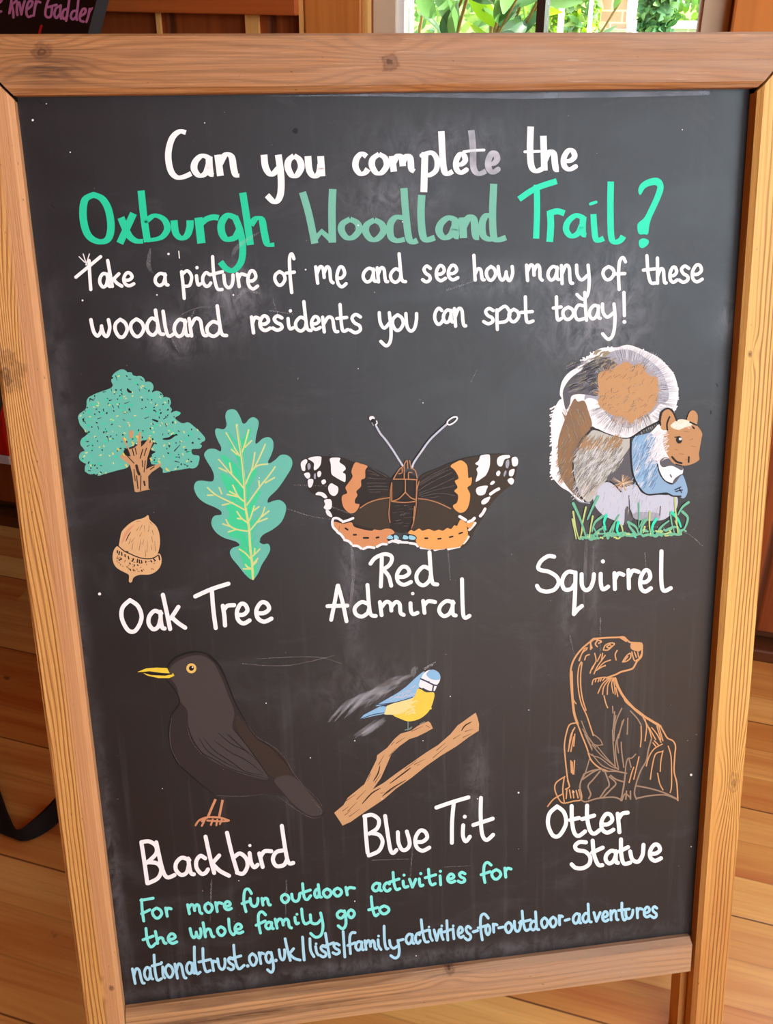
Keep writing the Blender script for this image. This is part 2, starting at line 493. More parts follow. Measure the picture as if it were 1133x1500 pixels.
# ------------------------------------------------------------------ outdoors, seen through the window
GZ = -0.25
M_GRASS = plain('lawn', (120, 160, 70), 0.9, 0.1, 0.4, 6)
mb = MB(); mb.box(W, (-14, RV1 + 0.2, GZ - 0.1), (10, 40, GZ)); tag(mb.build('ground', M_GRASS), kind='structure')
M_PATH = plain('gravel_path', (214, 200, 178), 0.9, 0.1, 0.15, 60)
mb = MB(); mb.box(W, (-1.7, 1.3, GZ), (-0.75, 11, GZ + 0.01)); tag(mb.build('path', M_PATH), kind='structure')

def brick_mat(name, c1, c2, mortar, scale):
    t = NT(name)
    vec = t.mapping(t.objco(), (1, 1, 1), (0, 0, 0), (0, 0, FLOOR_ROT))
    s = t.sep(vec)
    cv = t.n('ShaderNodeCombineXYZ'); t.put(cv.inputs[0], t.math('ADD', s[0], s[1])); t.put(cv.inputs[1], s[2])
    b = t.n('ShaderNodeTexBrick'); t.put(b.inputs['Vector'], cv.outputs[0])
    b.inputs['Color1'].default_value = lin(c1); b.inputs['Color2'].default_value = lin(c2); b.inputs['Mortar'].default_value = lin(mortar)
    b.inputs['Scale'].default_value = scale; b.inputs['Mortar Size'].default_value = 0.02
    n = t.noise(t.objco(), 9, 3)
    t.bsdf(t.mix(t.math('MULTIPLY', n, 0.5), b.outputs[0], lin(mortar)), 0.9, 0.1)
    return t.m
M_BRICK = brick_mat('old_brick', (196, 128, 100), (172, 120, 96), (206, 190, 168), 4.2)
M_STONE = brick_mat('garden_stone', (150, 150, 130), (170, 166, 144), (190, 186, 168), 3.0)
M_COPING = plain('pale_coping', (238, 234, 224), 0.8, 0.2, 0.05)
M_BARK = plain('branch_bark', (122, 104, 62), 0.8, 0.2, 0.25, 30)

def leaf_mat(name, rgb, trans=0.35, rough=0.35):
    t = NT(name)
    n = t.noise(t.objco(), 14, 3)
    c = lin(rgb)
    col = t.mix(n, tuple(x * 0.6 for x in c[:3]) + (1,), tuple(min(1, x * 1.3) for x in c[:3]) + (1,))
    b = t.bsdf(col, rough, 0.6)
    tl = t.n('ShaderNodeBsdfTranslucent'); t.put(tl.inputs[0], col)
    mx = t.n('ShaderNodeMixShader'); mx.inputs[0].default_value = trans
    t.t.links.new(b.outputs[0], mx.inputs[1]); t.t.links.new(tl.outputs[0], mx.inputs[2]); t.t.links.new(mx.outputs[0], t.out.inputs[0])
    return t.m
L_BRIGHT = leaf_mat('leaf_bright', (150, 196, 40), 0.5)
L_MID = leaf_mat('leaf_mid', (104, 150, 82), 0.3)
L_DARK = leaf_mat('leaf_dark', (64, 104, 66), 0.25)
L_FAR = leaf_mat('leaf_far', (150, 176, 96), 0.4, 0.6)
L_YEW = leaf_mat('leaf_yew', (58, 108, 62), 0.2, 0.7)

def leaf(mbx, p, d, n, ln, wd, mi, curl=0.15):
    d = d.normalized(); sd = d.cross(n).normalized(); n = sd.cross(d).normalized()
    vs, fs = [], []
    K = 7
    for i in range(K + 1):
        t = i / K
        w = wd * math.sin(PI * min(1, t * 0.94 + 0.03)) ** 0.8 * (1.15 - 0.35 * t)
        c = p + d * ln * t - n * ln * curl * t * t
        vs += [c - sd * w + n * w * 0.35, c, c + sd * w + n * w * 0.35]
    for i in range(K):
        a = i * 3
        fs += [[a, a + 1, a + 4, a + 3], [a + 1, a + 2, a + 5, a + 4]]
    mbx.add(vs, fs, mi)

def rv(): return Vector((R.uniform(-1, 1), R.uniform(-1, 1), R.uniform(-1, 1)))
# the broad-leaved shrub just outside the left pane
sh = empty('laurel_shrub', W(-0.55, 1.75, GZ))
tag(sh, 'broad-leaved green shrub close outside the left window pane', 'shrub')
mbB, mbL = MB(), MB()
for k in range(13):
    u0, v0 = R.uniform(-0.9, -0.3), R.uniform(1.45, 1.95)
    top = W(u0 + R.uniform(0.05, 0.45), v0 + R.uniform(-0.2, 0.1), R.uniform(0.95, 1.5))
    base = W(-0.55 + R.uniform(-.1, .1), 1.75 + R.uniform(-.08, .08), GZ)
    mid = base.lerp(W(u0, v0, 0.5), 0.8)
    pts = []
    for i in range(9):
        t = i / 8
        pts.append(base * (1 - t) ** 2 + mid * 2 * t * (1 - t) + top * t * t)
    mbB.tube(pts, [0.009 * (1 - 0.75 * i / 8) for i in range(9)], 6)
    for j in range(26):
        t = R.uniform(0.45, 1.0)
        p = base * (1 - t) ** 2 + mid * 2 * t * (1 - t) + top * t * t
        if (p.dot(V)) < 1.12: continue
        d = rv() + (top - mid).normalized() * 0.5
        leaf(mbL, p, d, rv() + Vector((0, 0, 0.9)) - V * 0.3, R.uniform(0.065, 0.10), R.uniform(0.014, 0.021), R.choice((0, 1, 1, 2, 2)))
part(mbB, 'branches', M_BARK, sh)
fo = part(mbL, 'foliage', [L_BRIGHT, L_MID, L_DARK], sh, smooth=True, fix=False)

def bush(name, label, cat, c, r, n, mats, ls, trunk=True, column=False):
    """a crown of small leaf blades over an inner core, on a stem"""
    root = empty(name, c); tag(root, label, cat)
    mbx = MB()
    ctr = c + Vector((0, 0, r.z + (0.15 if trunk else 0)))
    for i in range(n):
        d = rv()
        while d.length > 1 or d.length < 0.2: d = rv()
        d.normalize()
        rr = R.uniform(0.8, 1.02)
        q = Vector((d.x * r.x, d.y * r.y, d.z * r.z)) * rr
        if column: q = Vector((d.x * r.x * rr / max(0.35, math.hypot(d.x, d.y)) * 0.8, d.y * r.y * rr / max(0.35, math.hypot(d.x, d.y)) * 0.8, d.z * r.z))
        leaf(mbx, ctr + q, rv(), d + rv() * 0.5, ls * R.uniform(.7, 1.3), ls * 0.3, R.randrange(len(mats)))
    part(mbx, 'foliage', mats, root, smooth=True, fix=False)
    mb2 = MB(); mb2.tube([c, c + Vector((0, 0, r.z)), ctr + Vector((0, 0, r.z * 0.4))], [0.03, 0.025, 0.01], 6)
    part(mb2, 'stem', M_BARK, root)
    return root
bush('topiary_bush', 'dark green clipped column of yew left of the low stone wall', 'bush', W(-0.375, 6.6, GZ), Vector((0.115, 0.115, 0.85)), 2200, [L_YEW, L_YEW, L_MID], 0.07, False, True)
bush('garden_bush', 'pale feathery bush just right of the window mullion', 'bush', W(-0.84, 5.4, GZ), Vector((0.13, 0.14, 0.65)), 1500, [L_FAR, L_BRIGHT, L_FAR], 0.06)
bush('garden_bush', 'loose light green bush against the brick pier outside', 'bush', W(-0.555, 4.55, GZ), Vector((0.085, 0.12, 0.62)), 1300, [L_FAR, L_MID, L_BRIGHT], 0.05)
bush('garden_bush', 'yellow green bush above the low stone wall outside', 'bush', W(-0.12, 11.0, GZ), Vector((0.95, 0.6, 0.9)), 2600, [L_FAR, L_BRIGHT, L_MID], 0.10)
bush('garden_bush', 'rounded pale bush far behind the slim garden posts', 'bush', W(-1.75, 11.6, GZ), Vector((0.55, 0.5, 0.9)), 1400, [L_FAR, L_BRIGHT, L_FAR], 0.09)
bush('garden_bush', 'far green bush behind the broad-leaved shrub', 'bush', W(-3.0, 9.5, GZ), Vector((1.6, 0.8, 1.2)), 2200, [L_FAR, L_MID], 0.12)
# brick pier with a pale edge, slim posts, low stone wall
pr = empty('brick_pier', W(-0.5, 5.75, GZ)); tag(pr, 'weathered brick garden pier with a pale right edge', 'pier')
mb = MB(); mb.box(W, (-0.60, 5.6, GZ), (-0.44, 5.85, 1.6)); part(mb, 'brickwork', M_BRICK, pr)
mb = MB()
for z0, z1, e in ((GZ, 0.72, 0.0), (0.72, 0.78, -0.012), (0.78, 1.6, -0.02)):
    mb.box(W, (-0.439 + e, 5.59, z0), (-0.405 + e, 5.8, z1))
part(mb, 'edging', M_COPING, pr)
mb = MB(); mb.box(W, (-0.595, 5.575, 0.72), (-0.45, 5.599, 0.745)); part(mb, 'ledge', M_STONE, pr)
M_PALEPOST = plain('pale_post', (236, 226, 214), 0.7, 0.2, 0.05)
for u0, v0, wd, lb in ((-0.575, 4.0, 0.022, 'pale slim garden post nearest the window mullion'), (-0.452, 4.0, 0.016, 'pale thin garden post left of the brick pier')):
    mb = MB(); mb.box(W, (u0, v0, GZ), (u0 + wd, v0 + wd, 1.4))
    tag(mb.build('garden_post', M_PALEPOST), lb, 'post', 'pale garden posts')
lw = empty('garden_wall', W(0.1, 8, GZ)); tag(lw, 'low grey stone garden wall at the right of the view', 'wall')
mb = MB(); mb.box(W, (-0.42, 7.9, GZ), (2.2, 8.2, 0.64)); part(mb, 'stonework', M_STONE, lw)
mb = MB(); mb.box(W, (-0.44, 7.88, 0.641), (2.22, 8.22, 0.68)); part(mb, 'coping', M_COPING, lw)
# ------------------------------------------------------------------ the A-frame chalkboard
IX, IY = 0.297, 0.4205            # half opening
OX, OY = 0.3338, 0.4624
ZF, ZB, ZR = 0.016, -0.025, 0.012
def yfloor(z): return (-BORG.z - ST * z) / CT
board = empty('chalkboard_sign', (0, BORG.y + ST * -0.56, 0))
tag(board, 'large wooden A-frame chalkboard with painted woodland animals and lettering', 'chalkboard')
LOC = Matrix.Translation(board.location).inverted() @ BMAT
def onboard(o, label=None):
    o.matrix_local = LOC
    if label: o['label'] = label
    return o
M_STL = wood('pine_stile_left', 'Y', (218, 162, 88), (120, 58, 18), 240, 1.0, ((0.215, -0.328, 0.018, 1.5, 0.75), (-0.385, -0.305, 0.003, 4.0)),
             warp=0.013, seed=1.3, stripe=(-0.316, -0.308, 1.0, 0.10), fibre=0.3, band=(-0.316, -0.309, (200, 146, 106), 0.7))
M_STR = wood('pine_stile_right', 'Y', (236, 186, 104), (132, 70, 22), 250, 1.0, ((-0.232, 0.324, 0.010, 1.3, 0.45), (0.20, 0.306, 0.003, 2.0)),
             warp=0.007, seed=4.1, stripe=(0.303, 0.314, 0.10, 1.0), fibre=0.25, foot_tone=(-0.02, -0.5, 0.75))
M_TOP = wood('pine_top_rail', 'X', (184, 128, 76), (88, 50, 26), 150, 0.6, ((-0.012, 0.4415, 0.0085, 2.5), (-0.272, 0.450, 0.008, 3.2)),
             gray=(174, 142, 116), gray_amt=0.75, warp=0.02, streak=1.0, seed=2.2, blotch=(-0.25, 0.10, 0.15), fibre=1.0, stain=(-0.268, 0.437, 0.030, 0.010))
M_BOT = wood('pine_bottom_rail', 'X', (204, 156, 106), (112, 70, 40), 160, 0.7, ((0.030, -0.4215, 0.006, 2.0),),
             gray=(178, 146, 120), gray_amt=0.7, warp=0.012, streak=0.6, seed=7.7, blotch=(-0.2, 0.2, 0.35), fibre=0.7, stain=(-0.18, -0.441, 0.16, 0.005))
M_REAR = wood('pine_rear_frame', 'Y', (196, 128, 72), (140, 78, 36), 200, 0.5, seed=9.0)

def stile(sgn, mat, name, label):
    sec = [(OX, ZB), (OX, ZF - .0022), (OX - .0026, ZF), (IX + .0042, ZF), (IX, ZF - .0042), (IX, 0.0), (IX + .006, 0.0), (IX + .006, -.004), (IX - .007, -.004), (IX - .007, ZB)]
    top = lambda p, q: min(IY + (p - IX) * (OY - IY) / (OX - IX) - 0.0030, OY)
    vs, fs = loft(sec, lambda p, q: yfloor(q), top, lambda p, q, t: Vector((sgn * p, t, q)))
    o = mesh_obj(name, vs, fs, mat, board); fix_normals(o)
    return onboard(o, label)
stile(-1, M_STL, 'stile', 'wooden side post on the left, with a big knot at its edge')
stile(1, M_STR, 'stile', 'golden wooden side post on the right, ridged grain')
# top rail, mitred into the stiles
sec = [(OY, ZB), (OY, ZF - .003), (OY - .0022, ZF), (IY + .0042, ZF), (IY, ZF - .0042), (IY, 0.0), (IY + .006, 0.0), (IY + .006, -.004), (IY - .007, -.004), (IY - .007, ZB)]
ex = lambda p: IX + (p - IY) * (OX - IX) / (OY - IY)
vs_, fs_ = loft(sec, lambda p, q: -ex(p) , lambda p, q: ex(p), lambda p, q, t: Vector((t, p, q)))
o = mesh_obj('top_rail', vs_, fs_, M_TOP, board); fix_normals(o); onboard(o, 'weathered grey brown top rail with a round knot')
M_GAP = plain('joint_shade', (16, 10, 8), 0.9, 0.1, 0.2)  # near-black filler: shade of the open mitre gap put into the colour
for sg in (-1, 1):
    vv = []
    for z in (ZB + .001, 0.0075):
        vv += [Vector((sg * (IX - .0005), IY - .0040, z)), Vector((sg * OX, OY - .0030, z)), Vector((sg * OX, OY, z)), Vector((sg * (IX - .0005), IY - .0005, z))]
    o = mesh_obj('mitre_joint', vv, [[0, 1, 2, 3], [4, 5, 6, 7], [0, 1, 5, 4], [1, 2, 6, 5], [2, 3, 7, 6], [3, 0, 4, 7]], M_GAP, board); fix_normals(o)
    onboard(o, 'black filler standing for the shade in the open mitre joint at the top corner')
# bottom rail between the stiles
sec = [(-0.4605, -0.02), (-0.4605, ZR - .001), (-0.4595, ZR), (-IY - .0050, ZR), (-IY, 0.0045), (-IY, 0.0), (-IY - .004, 0.0), (-IY - .004, -.0045), (-IY, -.0045), (-IY, -0.02)]
vs_, fs_ = loft(sec, lambda p, q: -IX + .0008, lambda p, q: IX - .0040, lambda p, q, t: Vector((t, p, q)))
o = mesh_obj('bottom_rail', vs_, fs_, M_BOT, board); fix_normals(o); onboard(o, 'weathered pale bottom rail with a dark knot at its upper edge')

def board_mat():
    t = NT('chalkboard_black')
    co = t.objco()
    s = t.sep(co)
    n1 = t.noise(t.mapping(co, (6, 6, 6)), 1, 5, 0.6)
    st = t.noise(t.mapping(co, (95, 3.5, 1)), 1, 4, 0.6)
    wipe = t.noise(t.mapping(co, (9, 16, 1), (2, 5, 0), (0, 0, 0.5)), 1, 5, 0.65, 1.2)
    fine = t.noise(t.mapping(co, (900, 900, 1)), 1, 2)
    col = t.mix(t.range(n1, 0.3, 0.7), lin((20, 19, 22)), lin((28, 26, 28)))
    dust = t.math('MULTIPLY', t.range(st, 0.55, 0.85), t.range(s[1], 0.05, -0.25, 0.05, 0.22, True))
    dust = t.math('ADD', dust, t.math('MULTIPLY', t.range(wipe, 0.55, 0.85), 0.18))
    # rubbed, dusty patches (centre x, y, radius x, radius y, amount)
    for (cx, cy, rx, ry, am) in ((-.141, .272, .022, .020, .9), (-.169, .247, .05, .022, .35), (-.193, .232, .02, .014, .7), (-.01, .338, .035, .016, .75), (.034, .38, .06, .02, .4),
                                 (.160, .235, .045, .035, .8), (.184, .25, .03, .05, .6), (.086, .27, .05, .012, .5), (-.300, .02, .008, .14, .3), (-.288, .20, .008, .10, .2),
                                 (-.293, -.25, .007, .12, .4), (-.02, -.409, .3, .009, .45), (-.055, .005, .010, .06, .5), (.150, -.02, .008, .06, .35), (.175, -.01, .006, .06, .3), (.062, -.21, .012, .05, .35), (-.043, -.10, .05, .03, .3), (.293, .228, .012, .02, .5)):
        a = t.math('DIVIDE', t.math('SUBTRACT', s[0], cx), rx)
        b = t.math('DIVIDE', t.math('SUBTRACT', s[1], cy), ry)
        d = t.math('ADD', t.math('MULTIPLY', a, a), t.math('MULTIPLY', b, b))
        g = t.math('POWER', 2.718, t.math('MULTIPLY', d, -1))
        g = t.math('MULTIPLY', g, t.range(t.noise(t.mapping(co, (70, 42, 1), (cx, cy, 0)), 1, 5, 0.7, 0.8), 0.36, 0.66))
        dust = t.math('ADD', dust, t.math('MULTIPLY', g, am))
    dust = t.math('ADD', dust, t.math('MULTIPLY', t.range(fine, 0.6, 0.8), 0.06), clamp=True)
    col = t.mix(t.math('MULTIPLY', dust, 0.55), col, lin((150, 152, 160)))
    t.bsdf(col, t.range(wipe, 0.3, 0.7, 0.36, 0.46), 0.43, bump=fine, bstr=0.06, bdist=0.0005)
    return t.m
mb = MB(); mb.box(ident, (-IX - .004, -IY - .003, -0.0038), (IX + .004, IY + .004, 0.0))
panel = mb.build('chalk_panel', board_mat(), board)
onboard(panel, 'black painted chalk panel covered with drawings and lettering')

# rear half of the A-frame, hinged at the top and opened behind (hidden from the photograph)
hinge = BMAT @ Vector((0, OY - 0.004, ZB - 0.004))
RM = Matrix(((1, 0, 0, 0), (0, -ST, -CT, 0), (0, CT, -ST, 0), (0, 0, 0, 1)))
RM = Matrix.Translation(Vector((0, hinge.y, hinge.z))) @ Matrix(((1, 0, 0, 0), (0, -ST, -CT, 0), (0, CT, -ST, 0), (0, 0, 0, 1)))
RLOC = Matrix.Translation(board.location).inverted() @ RM
Lr = hinge.z / CT
def rear(name, a, b, mat):
    mb = MB(); mb.box(ident, a, b); o = mb.build(name, mat, board); o.matrix_local = RLOC
    return o
for sg in (-1, 1):
    x0, x1 = sorted((sg * IX, sg * OX))
    mb = MB(); mb.box(ident, (x0, -Lr, -0.03), (x1, 0.0, 0.0))
    for vtx in mb.v:
        if vtx.y < -0.5: vtx.y = (-hinge.z + ST * vtx.z) / CT
    o = mb.build('rear_stile', M_REAR, board); o.matrix_local = RLOC
rear('rear_rail', (-IX + .0005, -0.045, -0.03), (IX - .0005, -0.002, -0.002), M_REAR)
rear('rear_rail', (-IX + .0005, -0.93, -0.03), (IX - .0005, -0.89, -0.002), M_REAR)
M_STEEL = plain('hinge_steel', (150, 148, 142), 0.4, 0.5, 0.1)
for hx in (-0.2, 0.2):
    mb = MB(); mb.tube([(hx - 0.03, OY - 0.001, ZB - 0.005), (hx + 0.03, OY - 0.001, ZB - 0.005)], 0.0042, 10)
    onboard(mb.build('hinge', M_STEEL, board, smooth=True))

# ------------------------------------------------------------------ painting tools: strokes traced on the panel's own plane
_C = Vector((-0.14284051, 0.33016084, 0.86550559))        # camera in panel coordinates, used once to carry traced points onto the panel
_RB = Matrix(((0.98884178, -0.02561196, 0.14675137), (-0.06587637, -0.95873476, 0.27656458), (0.13361228, -0.28314606, -0.94972421))).transposed()
def on_panel(x, y, z=0.0):
    d = _RB @ Vector(((x - 566.5) / FPX, (y - 750) / FPX, 1))
    k = -_C.z / d.z
    p = _C + d * k
    return Vector((p.x, p.y, z))

def P(s):
    return [tuple(float(v) for v in q.split(',')[:2]) for q in s.split()]
def cat(pts, closed=False, sub=5):
    n = len(pts)
    if n < 3: return list(pts)
    out = []
    rng = range(n if closed else n - 1)
    for i in rng:
        if closed: p0, p1, p2, p3 = pts[(i - 1) % n], pts[i], pts[(i + 1) % n], pts[(i + 2) % n]
        else: p0, p1, p2, p3 = pts[max(i - 1, 0)], pts[i], pts[i + 1], pts[min(i + 2, n - 1)]
        for k in range(sub):
            t = k / sub
            out.append(tuple(0.5 * (2 * b + (c - a) * t + (2 * a - 5 * b + 4 * c - d) * t * t + (-a + 3 * b - 3 * c + d) * t ** 3)
                             for a, b, c, d in zip(p0, p1, p2, p3)))
    if not closed: out.append(tuple(pts[-1]))
    return out

class Drawing:
    def __init__(s, name, label=None, mapper=on_panel, parent=None):
        s.name, s.label, s.map, s.par = name, label, mapper, parent
        s.v, s.f, s.mi, s.mats = [], [], [], []
        s.L, s.k = 0, 0
        s.tf = (0, 0, 1)
    def T(s, x0, y0, sc): s.tf = (x0, y0, sc); return s
    def px(s, pts):
        x0, y0, sc = s.tf
        return [(x0 + p[0] / sc, y0 + p[1] / sc) for p in pts]
    def mat(s, key):
        m = PAINTS[key]
        if m not in s.mats: s.mats.append(m)
        return s.mats.index(m)
    def z(s):
        s.k = (s.k + 1) % 12
        return 0.00010 + s.L * 0.000018 + s.k * 0.0000013
    def layer(s): s.L += 1; return s
    def _add(s, pts, faces, mi, rise=None):
        z = s.z(); b = len(s.v)
        s.v += [s.map(p[0], p[1], z + (rise[i] if rise else 0)) for i, p in enumerate(pts)]
        s.f += [[i + b for i in f] for f in faces]
        s.mi += [mi] * len(faces)
    def fill(s, key, pts, smooth=True, closed=True):
        if isinstance(pts, str): pts = P(pts)
        q = s.px(pts)
        if smooth: q = cat(q, True, 4)
        s.L += 1; s.k = 0
        tri = tessellate_polygon([[Vector((a, b, 0)) for a, b in q]])
        s._add(q, [list(x) for x in tri], s.mat(key))
        s.L += 1
        return s
    def dot(s, key, x, y, r, ry=None, ang=0, n=14):
        sc = s.tf[2]; ry = ry or r
        (cx, cy), = s.px([(x, y)])
        ca, sa = math.cos(ang), math.sin(ang)
        pts = []
        for k in range(n):
            a = 2 * PI * k / n
            ex_, ey_ = r / sc * math.cos(a), ry / sc * math.sin(a)
            pts.append((cx + ex_ * ca - ey_ * sa, cy + ex_ * sa + ey_ * ca))
        s._add(pts, [list(range(n))], s.mat(key))
        return s
    def line(s, key, w, pts, smooth=True, cap='r', chisel=0.0, taper=False, raw=False):
        """w: width in photo pixels; chisel: how much thinner the sideways strokes are; taper: pointed ends"""
        if isinstance(pts, str): pts = P(pts)
        q = pts if raw else s.px(pts)
        if smooth: q = cat(q, False, 5)
        r = [q[0]]
        for p in q[1:]:
            if math.hypot(p[0] - r[-1][0], p[1] - r[-1][1]) > 0.05: r.append(p)
        q = r
        n = len(q)
        if n < 2: return s
        tg = []
        for i in range(n):
            a, b = q[max(i - 1, 0)], q[min(i + 1, n - 1)]
            d = math.hypot(b[0] - a[0], b[1] - a[1]) or 1
            tg.append(((b[0] - a[0]) / d, (b[1] - a[1]) / d))
        hw = []
        for i in range(n):
            h = w / 2
            if chisel: h *= (1 - chisel) + chisel * abs(tg[i][1]) ** 1.3
            if taper:
                t = i / (n - 1)
                h *= max(0.12, math.sin(PI * min(1, 0.08 + t * 0.9)) ** 0.6) if taper is True else max(0.1, 1 - t * taper)
            hw.append(h)
        left = [(q[i][0] - tg[i][1] * hw[i], q[i][1] + tg[i][0] * hw[i]) for i in range(n)]
        right = [(q[i][0] + tg[i][1] * hw[i], q[i][1] - tg[i][0] * hw[i]) for i in range(n)]
        vs, fs = left + right, [[i, i + 1, n + i + 1, n + i] for i in range(n - 1)]
        if cap == 'r':
            for idx, sg in ((0, -1), (n - 1, 1)):
                base = len(vs); K = 6
                th = math.atan2(tg[idx][1] * sg, tg[idx][0] * sg)
                for k in range(1, K):
                    a = th - PI / 2 + PI * k / K
                    vs.append((q[idx][0] + math.cos(a) * hw[idx], q[idx][1] + math.sin(a) * hw[idx]))
                e0, e1 = (n + idx, idx) if sg > 0 else (idx, n + idx)
                fs.append([e0] + list(range(base, base + K - 1)) + [e1])
        up = [2.4e-6 * i / n for i in range(n)]        # the wet stroke laps over its own start
        rise = up + up + [up[0]] * 5 + [up[-1]] * 5 if cap == 'r' else up + up
        s._add(vs, fs, s.mat(key), rise)
        return s
    def lines(s, key, w, txt, **kw):
        for l in txt.split('|'):
            if l.strip(): s.line(key, w, l, **kw)
        return s
    def build(s):
        o = mesh_obj(s.name, s.v, s.f, None, s.par if s.par is not None else panel, False, s.mats, s.mi)
        if s.label: o['label'] = s.label
        return o

for k, c, kw in (
    ('white', (255, 255, 255), dict(var=0.04)), ('faded_white', (214, 218, 228), dict(alpha=0.8, patch=0.5)),
    ('emerald', (32, 206, 158), {}), ('sage', (116, 188, 166), dict(var=.08)), ('mint', (44, 226, 182), dict(var=.06)),
    ('aqua', (132, 238, 228), dict(var=.06)), ('ice', (172, 224, 250), dict(var=.06)),
    ('leafteal', (102, 190, 172), dict(var=.07)), ('leafgreen', (62, 208, 150), {}), ('brightdab', (40, 216, 170), {}),
    ('paleyellow', (206, 218, 140), {}), ('yellowdab', (226, 204, 84), {}), ('black', (26, 22, 22), dict(var=.2)),
    ('tan', (196, 152, 108), dict(var=.07)), ('tandark', (160, 110, 70), {}), ('acorn', (218, 176, 126), dict(var=.07)), ('blush', (240, 168, 130), dict(alpha=.8)),
    ('bark', (52, 36, 28), {}), ('orange', (208, 144, 96), dict(var=.06)), ('amber', (234, 166, 92), dict(var=.06)), ('wingblack', (40, 33, 30), dict(var=.15)),
    ('wingbrown', (58, 48, 36), dict(var=.15)), ('skyblue', (150, 208, 228), {}), ('veingrey', (98, 92, 88), dict(alpha=.7)),
    ('wingline', (190, 134, 90), dict(alpha=.85)),
    ('furwhite', (238, 240, 246), dict(var=.06)), ('furgrey', (158, 162, 176), dict(var=.12)), ('furdark', (88, 88, 94), dict(var=.12)),
    ('furtan', (190, 146, 98), dict(var=.10)), ('furbrown', (130, 104, 78), dict(var=.12)), ('furolive', (150, 140, 112), {}), ('furstone', (182, 184, 176), dict(var=.1)),
    ('furlilac', (190, 198, 214), dict(var=.08)), ('furblue', (136, 172, 204), dict(var=.08)), ('headtan', (186, 140, 94), dict(var=.08)), ('cream', (230, 220, 196), {}),
    ('grassgreen', (106, 184, 150), {}), ('grassyellow', (186, 206, 126), {}),
    ('birdgrey', (66, 59, 57), dict(var=.08)), ('birddark', (44, 36, 35), dict(var=.1)), ('birdbrown', (54, 42, 36), dict(var=.1)), ('birdblack', (18, 14, 15), {}),
    ('beak', (236, 206, 62), {}), ('eyering', (232, 192, 104), {}), ('leg', (206, 144, 104), {}),
    ('titblue', (140, 190, 226), dict(var=.08)), ('tityellow', (244, 208, 80), dict(var=.08)), ('titpale', (238, 222, 150), {}), ('titnavy', (54, 62, 84), {}),
    ('ghost', (214, 218, 226), dict(alpha=.16, patch=.7)), ('ghost2', (214, 218, 226), dict(alpha=.24, patch=.7)), ('scratch', (190, 190, 194), dict(alpha=.28, patch=.6)),
    ('branch', (204, 160, 114), dict(var=.07)), ('otterline', (208, 158, 106), {}), ('otterfaint', (168, 144, 120), dict(alpha=.8)),
    ('rubbed', (170, 182, 200), dict(alpha=.42, patch=.5)), ('softwhite', (246, 248, 252), dict(alpha=.7)), ('softgrey', (156, 160, 172), dict(alpha=.45)), ('softtan', (198, 150, 96), dict(alpha=.5)), ('softdark', (70, 70, 78), dict(alpha=.5)), ('softblue', (120, 158, 196), dict(alpha=.5)), ('softolive', (158, 156, 140), dict(alpha=.45)), ('mauve', (232, 164, 236), {}), ('redpaint', (206, 40, 40), {}), ('legteal', (110, 132, 124), {}),
    ('speck', (236, 236, 236), {})):
    paint(k, c, **kw)
# ------------------------------------------------------------------ handwriting
GL = {
 'a': ['.88,.86 .5,1 .14,.7 .06,.3 .3,0 .62,.14 .8,.55', '.84,.95 .82,.45 .86,.1 1,.04'],
 'b': ['.06,2 .12,0', '.12,.62 .5,1 .93,.75 .95,.3 .6,0 .15,.06'],
 'c': ['.92,.86 .55,1 .14,.72 .06,.32 .38,0 .75,.05 1,.24'],
 'd': ['.68,.86 .38,1 .08,.62 .1,.2 .36,0 .62,.22 .7,.5', '.66,2 .72,.6 .8,.12 1,.05'],
 'e': ['.1,.45 .55,.46 .88,.68 .74,.97 .4,1 .08,.62 .12,.2 .5,0 .98,.16'],
 'f': ['1,1.72 .78,1.98 .5,1.7 .44,.6 .5,-1', '.02,.94 .95,1.02'],
 'g': ['.74,.9 .38,1 .06,.6 .14,.14 .45,.04 .72,.4', '.78,1 .86,.2 .82,-.6 .5,-1 .08,-.72'],
 'h': ['.05,2 .12,0', '.12,.5 .4,.96 .68,.9 .76,.4 .84,.06 1,.02'],
 'i': ['.25,1 .28,.4 .5,.05 1,.16'],
 'k': ['.04,2 .2,0', '.86,1 .25,.48', '.38,.55 .62,.26 1,.02'],
 'l': ['.1,2 .2,.5 .44,.04 1,.16'],
 'm': ['.04,1 .1,0', '.1,.6 .28,1 .46,.9 .5,.35', '.5,.6 .68,1 .84,.85 .87,.2 1,.02'],
 'n': ['.06,1 .12,0', '.12,.55 .42,1 .7,.9 .76,.35 .84,.05 1,.02'],
 'o': ['.5,1 .12,.76 .04,.4 .28,.03 .62,.03 .95,.42 .85,.8 .5,1'],
 'p': ['.06,1 .14,-1', '.08,.7 .45,1 .92,.78 .94,.34 .6,0 .2,.08'],
 'r': ['.1,1 .2,0', '.16,.6 .48,.97 1,.9'],
 's': ['.92,.86 .52,1 .2,.8 .4,.54 .8,.38 .84,.14 .42,0 0,.14'],
 't': ['.38,2 .42,.5 .58,.05 1,.18', '0,1 .95,1.08'],
 'u': ['.05,1 .1,.3 .4,0 .74,.16 .93,.6 .97,1'],
 'U': ['.05,1 .1,.3 .4,0 .74,.16 .88,.6', '.9,1 .92,.0'],
 'v': ['.04,1 .42,0', '.42,0 .98,1'],
 'w': ['.03,1 .1,.3 .28,.02 .48,.3 .54,.62', '.54,.5 .62,.1 .78,.02 .95,.5 .93,1'],
 'y': ['.05,1 .1,.4 .4,.06 .82,.36', '.86,1 .94,0 .84,-.72 .5,-1 .08,-.74'],
}
GLP = {k: [P(x) for x in v] for k, v in GL.items()}
